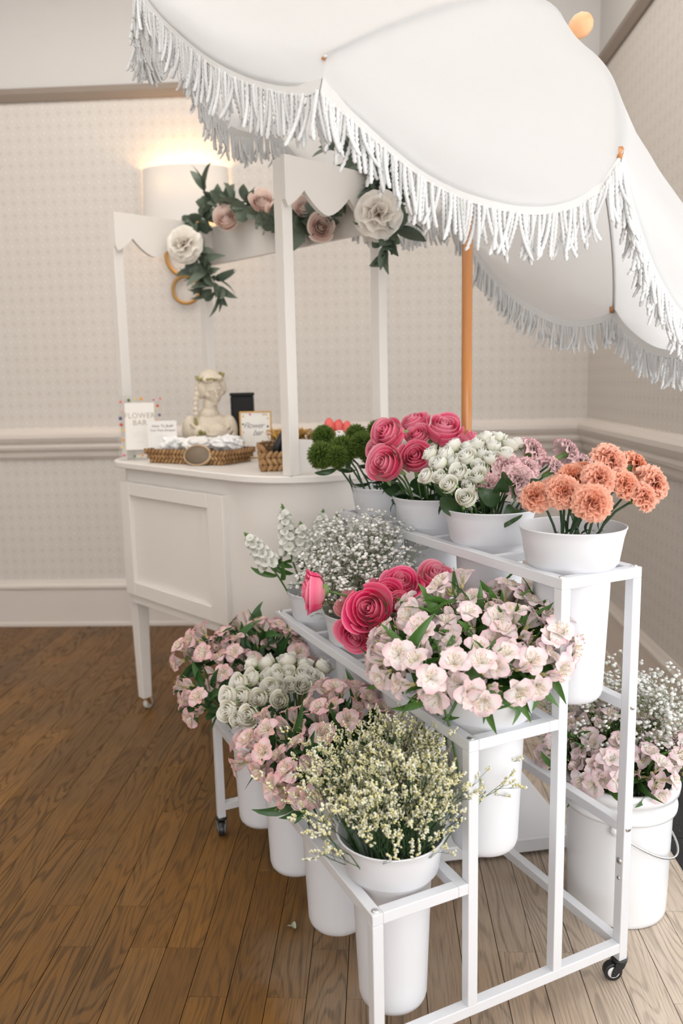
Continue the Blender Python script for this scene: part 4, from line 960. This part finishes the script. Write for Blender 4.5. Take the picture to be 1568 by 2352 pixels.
fcols = [(.80, .16, .14), (.86, .36, .06), (.70, .10, .26), (.82, .50, .42), (.10, .09, .22), (.78, .60, .25), (.12, .20, .08), (.66, .08, .06)]
fmats = [mat('pressed_%d' % i, cc, .7) for i, cc in enumerate(fcols)]
def daisy(m):
    g = G()
    for k in range(5): g.lathe([(.0001, 0), (.0026, 0), (.0030, .0004), (.0001, .0006)], 7, (.0034*math.cos(k*1.257), .0034*math.sin(k*1.257), 0))
    return g.mesh('pressed_flower', m)
dm = [daisy(q) for q in fmats]
spots = [(-.076, .222, 0), (-.070, .188, 3), (-.079, .160, 4), (-.077, .136, 7), (-.072, .078, 1), (-.070, .020, 2), (-.030, .016, 6), (.000, .018, 1), (.035, .016, 3), (.004, .233, 1), (.050, .228, 2), (.064, .205, 7), (.058, .198, 5), (.062, .150, 3), (-.020, .232, 5), (-.045, .228, 6), (-.070, .115, 5), (.070, .170, 4), (-.078, .05, 5), (.075, .232, 0)]
for x, z, k in spots: obj('pressed_flower', dm[k], sg, Matrix.Rotation(-.10, 4, 'X') @ Matrix.Translation((x, -.0036, z)) @ FACE @ Matrix.Scale(rnd.uniform(.7, 1.25), 4))
s2 = thing('small_sign', 'small clear sign with bouquet instructions beside the woven tray', 'sign', (-.803, 2.955, CH), .03)
obj('acrylic_panel', G().box((-.054, -.002, 0), (.054, .002, .152)).mesh('acrylic_panel', mat('frosted_acrylic', (.76, .735, .70), .12), False), s2, Matrix.Rotation(-.12, 4, 'X'))
for b, z, sz in (('How To Build', .128, .0145), ('Your Own Bouquet', .113, .0125)): text(b, sz, M_ink2, s2, Matrix.Rotation(-.12, 4, 'X') @ Matrix.Translation((0, -.0026, z)) @ FACE, .35, .95)
for z, w in ((.094, .035), (.086, .045), (.076, .040), (.05, .03)):
    g = G(); x = -w/2
    while x < w/2: l = rnd.uniform(.003, .008); g.box((x, -.0026, z), (x+l, -.0022, z+.002)); x += l+.002
    obj('small_print', g.mesh('small_print', mat('faint_ink', (.62, .58, .54), .7), False), s2, Matrix.Rotation(-.12, 4, 'X'))
fr = thing('framed_card', 'gold-framed flower bar card standing on the cart counter', 'picture frame', (*ck(.085, .045, CH)[:2], CH), .10)
TI = Matrix.Rotation(-.10, 4, 'X')
for a, b in (((-.060, -.006, 0), (-.055, .004, .178)), ((.055, -.006, 0), (.060, .004, .178)), ((-.055, -.006, 0), (.055, .004, .005)), ((-.055, -.006, .173), (.055, .004, .178))): obj('frame_bar', G().box(a, b).mesh('frame_bar', M_gold, False), fr, TI)
obj('card', G().box((-.055, -.003, .005), (.055, .001, .173)).mesh('card', M_paper, False), fr, TI)
text('Flower', .030, M_ink2, fr, TI @ Matrix.Translation((-.008, -.0036, .115)) @ FACE, .4, .9); text('bar', .030, M_ink2, fr, TI @ Matrix.Translation((.006, -.0036, .088)) @ FACE, .4, .9)
for x, z, k in [(-.045, .16, 5), (-.02, .166, 2), (.03, .165, 3), (.046, .15, 5), (.045, .12, 4), (-.047, .13, 6), (-.046, .10, 3), (.046, .09, 2), (-.045, .06, 5), (.04, .165, 5)]: obj('printed_flower', dm[k], fr, TI @ Matrix.Translation((x, -.0031, z)) @ FACE @ Matrix.Scale(.7, 4))
bc = thing('black_canister', 'black box-shaped canister behind the gold-framed card', 'canister', (*ck(.19, .26, CH)[:2], CH), .1)
M_can = mat('matt_black', (.012, .012, .013), .55, .2); obj('canister_body', G().box((-.045, -.04, 0), (.045, .04, .232)).mesh('canister_body', M_can, False), bc, bevel=.006)
obj('canister_lid', G().box((-.047, -.042, .232), (.047, .042, .245)).mesh('canister_lid', M_can, False), bc, bevel=.003)

# ---- bust
bu = thing('bust_statue', 'cream plaster bust of a woman with wreath and looking down', 'statue', (*ck(.045, .285, CH)[:2], CH), .25)
g = G(); E_ = lambda c, r, M=None: g.sphere(c, r, 16, 12, M)
E_((0, .005, .035), (.092, .055, .05)); E_((0, 0, .085), (.098, .058, .070)); E_((0, .005, .128), (.090, .046, .040)); E_((-.075, .0, .10), (.034, .036, .062)); E_((.075, .0, .10), (.034, .036, .062))
E_((-.034, -.040, .092), (.036, .030, .036)); E_((.034, -.040, .092), (.036, .030, .036)); E_((0, .0, .165), (.040, .034, .030)); E_((.004, 0, .20), (.027, .028, .050))
HM = Matrix.Rotation(.30, 3, 'Z') @ Matrix.Rotation(.30, 3, 'X') @ Matrix.Rotation(-.16, 3, 'Y'); HC = Vector((.014, -.006, .268))
def H_(c, r): E_(tuple(HC+HM @ Vector(c)), r, HM.to_4x4())
H_((0, 0, 0), (.040, .046, .054)); H_((0, -.012, -.028), (.031, .034, .034)); H_((0, -.034, -.052), (.013, .012, .011)); H_((0, .016, .016), (.050, .050, .052)); H_((0, -.048, -.012), (.0055, .008, .015)); H_((0, -.053, -.022), (.0075, .007, .005)); H_((0, -.043, -.037), (.011, .006, .0035)); H_((0, -.041, -.043), (.009, .006, .0035))
for s in (-1, 1): H_((s*.016, -.040, .006), (.012, .006, .003)); H_((s*.016, -.038, -.004), (.008, .006, .005)); H_((s*.026, -.026, -.018), (.012, .014, .014)); H_((s*.044, .004, -.004), (.014, .030, .034))
H_((0, .045, .010), (.030, .028, .028))
for i in range(26):
    a = -.55+4.25*i/25; H_((.047*math.cos(a), .047*math.sin(a)+.012, .012-.016*(i % 3)), (.013, .013, .017))
for i in range(10): a = .15+2.85*i/9; H_((.030*math.cos(a), -.020-.010*math.sin(a), .040+.004*(i % 2)), (.012, .012, .009))
for i in range(7): t = i/6; E_((-.040-.012*math.sin(t*2), -.010-.022*t, .262-.115*t), .0135*(1-.35*t))
for i in range(6):
    q = [(-.075+.15*t+.01*i, -.040-.026*math.sin(t*pi), .135-.05*math.sin(t*pi*.9)-.014*i) for t in np.linspace(0, 1, 12)]; g.tube(q, .0065, 6)
me = g.mesh('bust', None); o = bpy.data.objects.new('tmp', me); C.objects.link(o); rm = o.modifiers.new('r', 'REMESH'); rm.mode = 'VOXEL'; rm.voxel_size = .0026; rm.use_smooth_shade = True
sm = o.modifiers.new('s', 'SMOOTH'); sm.factor = .5; sm.iterations = 3
bme = bpy.data.meshes.new_from_object(o.evaluated_get(bpy.context.evaluated_depsgraph_get())); bpy.data.objects.remove(o)
M_pl = mat('cream_plaster', (.68, .59, .47), .7); nt = NT(M_pl); nz = nt.n('ShaderNodeTexNoise', {'Scale': 30., 'Detail': 4.}).outputs[0]; nt.link(nt.mix(nz, (.56, .46, .34), (.74, .67, .57)), nt.b.inputs['Base Color'])
bme.materials.clear(); bme.materials.append(M_pl); bme.name = 'bust_figure'; bme.polygons.foreach_set('use_smooth', [True]*len(bme.polygons)); obj('bust_figure', bme, bu)
M_moss = mat('painted_olive', (.30, .27, .10), .7); g = G()
for i in range(26):
    a = pi*(-.62+1.24*i/25)-pi/2; v = HC+HM @ Vector((.050*math.cos(a), .050*math.sin(a)+.012, .044)); g.sphere(tuple(v+Vector((rv(.004), rv(.004), rv(.004)))), (.007, .006, .005), 6, 5)
obj('wreath', g.mesh('wreath', M_moss), bu)
g = G()
for i in range(7): g.sphere((-.035+rv(.014), -.074+rv(.004), .092+rv(.014)), .008, 6, 5)
for i in range(5): g.sphere((-.052+rv(.003), -.036, .150-.008*i), .0075, 6, 5)
obj('carved_leaves', g.mesh('carved_leaves', M_moss), bu)

# ---- woven baskets
M_weave = mat('seagrass'); nt = NT(M_weave); rn = nt.n('ShaderNodeObjectInfo').outputs['Random']
wn = nt.n('ShaderNodeTexNoise', {'Scale': 160., 'Detail': 2.}).outputs[0]
nt.link(nt.mix(wn, nt.ramp(rn, [(0, (.30, .155, .055)), (.5, (.46, .26, .10)), (1, (.58, .36, .16))]), (.20, .10, .04)), nt.b.inputs['Base Color']); nt.b.inputs['Roughness'].default_value = .6
M_in = mat('basket_inside', (.12, .065, .028), .8)
strand = G().sphere((0, 0, 0), (.0185, .0062, .0088), 8, 5).mesh('strand', M_weave)
def basket(label, loc, rz, lx, ly, h, fl, rows, cat='basket', notch=None, name='woven_basket'):
    b = thing(name, label, cat, loc, rz); g = G(); N_ = 4
    g.box((-lx/2, -ly/2, .002), (lx/2, ly/2, .008))
    c0 = [(-lx/2, -ly/2), (lx/2, -ly/2), (lx/2, ly/2), (-lx/2, ly/2)]
    for i in range(4):
        (x0, y0), (x1, y1) = c0[i], c0[(i+1) % 4]; k = 1+fl
        top = h if i != notch else h*.62
        v = [(x0, y0, .003), (x1, y1, .003), (x1*k, y1*k, top), (x0*k, y0*k, top)]; v += [(a*.95, c_*.95, z) for a, c_, z in v]
        g.add(v, [(0, 1, 2, 3), (7, 6, 5, 4), (3, 2, 6, 7)])
    obj('basket_liner', g.mesh('basket_liner', M_in, False), b)
    for r_ in range(rows):
        z = h*(r_+.5)/rows; k = 1+fl*(r_+.5)/rows
        for i in range(4):
            (x0, y0), (x1, y1) = c0[i], c0[(i+1) % 4]; L = math.hypot(x1-x0, y1-y0)*k; n = max(3, int(L/.0165)); ang = math.atan2(y1-y0, x1-x0)
            if i == notch and r_ >= rows-1: rng_ = [q for q in range(n) if abs((q+.5)/n-.5) > .36]
            else: rng_ = range(n)
            for q in rng_:
                t = (q+.5)/n; Mx = Matrix.Translation(((x0+(x1-x0)*t)*k*1.02, (y0+(y1-y0)*t)*k*1.02, z)) @ Matrix.Rotation(ang, 4, 'Z') @ Matrix.Rotation((.85 if r_ % 2 else -.85)+rv(.1), 4, 'Y')
                obj('strand', strand, b, Mx @ Matrix.Scale(min(1.15, h/rows/.024), 4))
    return b
basket('shallow woven seagrass tray holding wrapped bundles on the cart', (*ck(-.115, .125, CH)[:2], CH), CT+.28, .165, .315, .052, .16, 3, 'tray', name='woven_tray')
basket('small woven basket with black shears beside the near canopy post', (*ck(-.098, -.325, CH)[:2], CH), CT-.62, .135, .125, .085, .10, 4, notch=0)
basket('woven basket of golden raffia behind the shears basket', (*ck(.055, -.185, CH)[:2], CH), CT-.5, .15, .12, .075, .12, 3)
basket('square woven basket of coral ribbon behind the green dianthus', (*ck(.10, -.375, CH)[:2], CH), CT-.6, .13, .12, .115, .08, 4)
def crumple(name, label, cat, c, r, m, seed, amp=.28, group=None, ribs=0):
    rg = np.random.default_rng(seed); nu, nv = 30, 20; A = np.zeros((nv+1, nu, 3)); F = rg.normal(0, 1, (7, 3)); ph = rg.uniform(0, 6, 7)
    for i in range(nv+1):
        for j in range(nu):
            t, p = pi*i/nv, 2*pi*j/nu; d = np.array([math.sin(t)*math.cos(p), math.sin(t)*math.sin(p), math.cos(t)])
            w = sum(abs(math.sin(d@F[k]*(2.0+k*.7)+ph[k]))-.6 for k in range(7))/7*2.6
            if ribs: w += .5*math.sin(p*ribs)
            A[i, j] = d*np.array(r)*(1+amp*w)
    o = obj(name, G().grid(A, closed=True).mesh(name, m, not m.name.startswith(('clear', 'white_tissue'))), None, Matrix.Translation(Vector(c))); return tag(o, label, cat, group)
M_tis = mat('white_tissue', (.80, .79, .78), .35); M_wrap = mat('clear_wrap', (.76, .73, .70), .18); M_tan = mat('tan_tissue', (.62, .53, .44), .6)
crumple('tissue_bundle', 'white tissue bundle at the left end of the woven tray', 'tissue', ck(-.15, .245, CH+.062), (.055, .045, .028), M_tis, 1, .45)
crumple('tissue_bundle', 'cellophane bundle lying in the middle of the woven tray', 'tissue', ck(-.115, .13, CH+.066), (.062, .05, .026), M_wrap, 2, .45)
crumple('tissue_bundle', 'pale wrapped bundle at the right end of the woven tray', 'tissue', ck(-.06, .03, CH+.068), (.060, .042, .026), M_tis, 3, .45)
ws = thing('wood_slice', 'dark oval wood slice leaning on the front of the woven tray', 'wood slice', ck(-.196, .018, CH+.035)); wd = unit(np.array([-.18, -.9, .32]))
obj('slice_face', G().lathe([(.0001, .007), (.046, .007), (.047, .005)], 32).mesh('slice_face', mat('dark_wood_grain', (.16, .115, .075), .5)), ws, frame(wd, 0, (0, 0, 0), (1, .72, 1)))
obj('bark_rim', G().lathe([(.045, -.006), (.052, -.005), (.054, .002), (.051, .008), (.0465, .0075)], 32).mesh('bark_rim', mat('pale_bark', (.46, .32, .19), .7)), ws, frame(wd, 0, (0, 0, 0), (1, .72, 1)))
sh = thing('pruning_shears', 'black handled shears poking out of the small woven basket', 'shears', ck(-.13, -.325, CH+.03)); dd = unit(np.array([.45, -.1, .9]))
for s in (0, 1): obj('handle', G().tube(np.array([(s*.022, 0, 0), (s*.024+.012, 0, .05), (s*.010+.035, -.005, .09), (.040+s*.006, -.006, .115)]), [.011, .013, .012, .007], 10).mesh('handle', mat('charcoal_grip', (.025, .027, .03), .45)), sh)
tp_ = thing('floral_tape', 'dark green roll of floral tape in the small woven basket', 'tape roll', ck(-.105, -.375, CH+.055))
obj('tape_roll', ring(.018, .009, 24, 8).mesh('tape_roll', mat('tape_green', (.03, .09, .04), .5)), tp_)
g = G(); nr2 = np.random.default_rng(8)
for i in range(90):
    a = nr2.uniform(0, 6.28); p = np.array([nr2.normal(0, .022), nr2.normal(0, .02), 0]); R_ = nr2.uniform(.03, .055)
    g.tube([p+np.array([R_*math.cos(a+u*2.6)*.9, R_*math.sin(a+u*2.6)*.7, .030*math.sin(u*pi)+nr2.normal(0, .004)]) for u in np.linspace(0, 1, 8)], .0016, 3)
o = obj('raffia', g.mesh('raffia', mat('golden_raffia', (.66, .38, .09), .55)), None, Matrix.Translation(Vector(ck(.055, -.185, CH+.085)))); tag(o, 'tangle of golden raffia heaped in a woven basket on the cart', 'raffia', None, 'stuff')
M_cor = mat('coral_ribbon', (.80, .14, .12), .45)
for i, (x, y) in enumerate(((.085, -.36), (.115, -.375), (.13, -.40))): crumple('ribbon_roll', ('coral ribbon roll tallest in the square basket', 'coral ribbon roll in the middle of the square basket', 'coral ribbon roll at the right of the square basket')[i], 'ribbon', ck(x, y, CH+.128-.006*i), (.018, .018, .030), M_cor, 20+i, .12, None, 5)
crumple('white_pouch', 'small white pouch in front of the coral ribbon rolls', 'pouch', ck(.075, -.42, CH+.095), (.034, .03, .024), M_tis, 31, .1)
# ---- bit of leaf dropped on the floor
lf = atz(678, 2138, .004); A = petal_grid(.030, .011, 1.2, .5, 6, 5, .1, .3); 
o = obj('fallen_leaf', G().grid(A).mesh('fallen_leaf', leafmat('dry_leaf', (.38, .42, .30), (.55, .56, .46))), None, Matrix.Translation(Vector(lf)+Vector((0, 0, .006))) @ Matrix.Rotation(2.2, 4, 'Z') @ Matrix.Rotation(1.3, 4, 'Y')); tag(o, 'dry curled leaf fragment dropped on the plank floor', 'leaf')
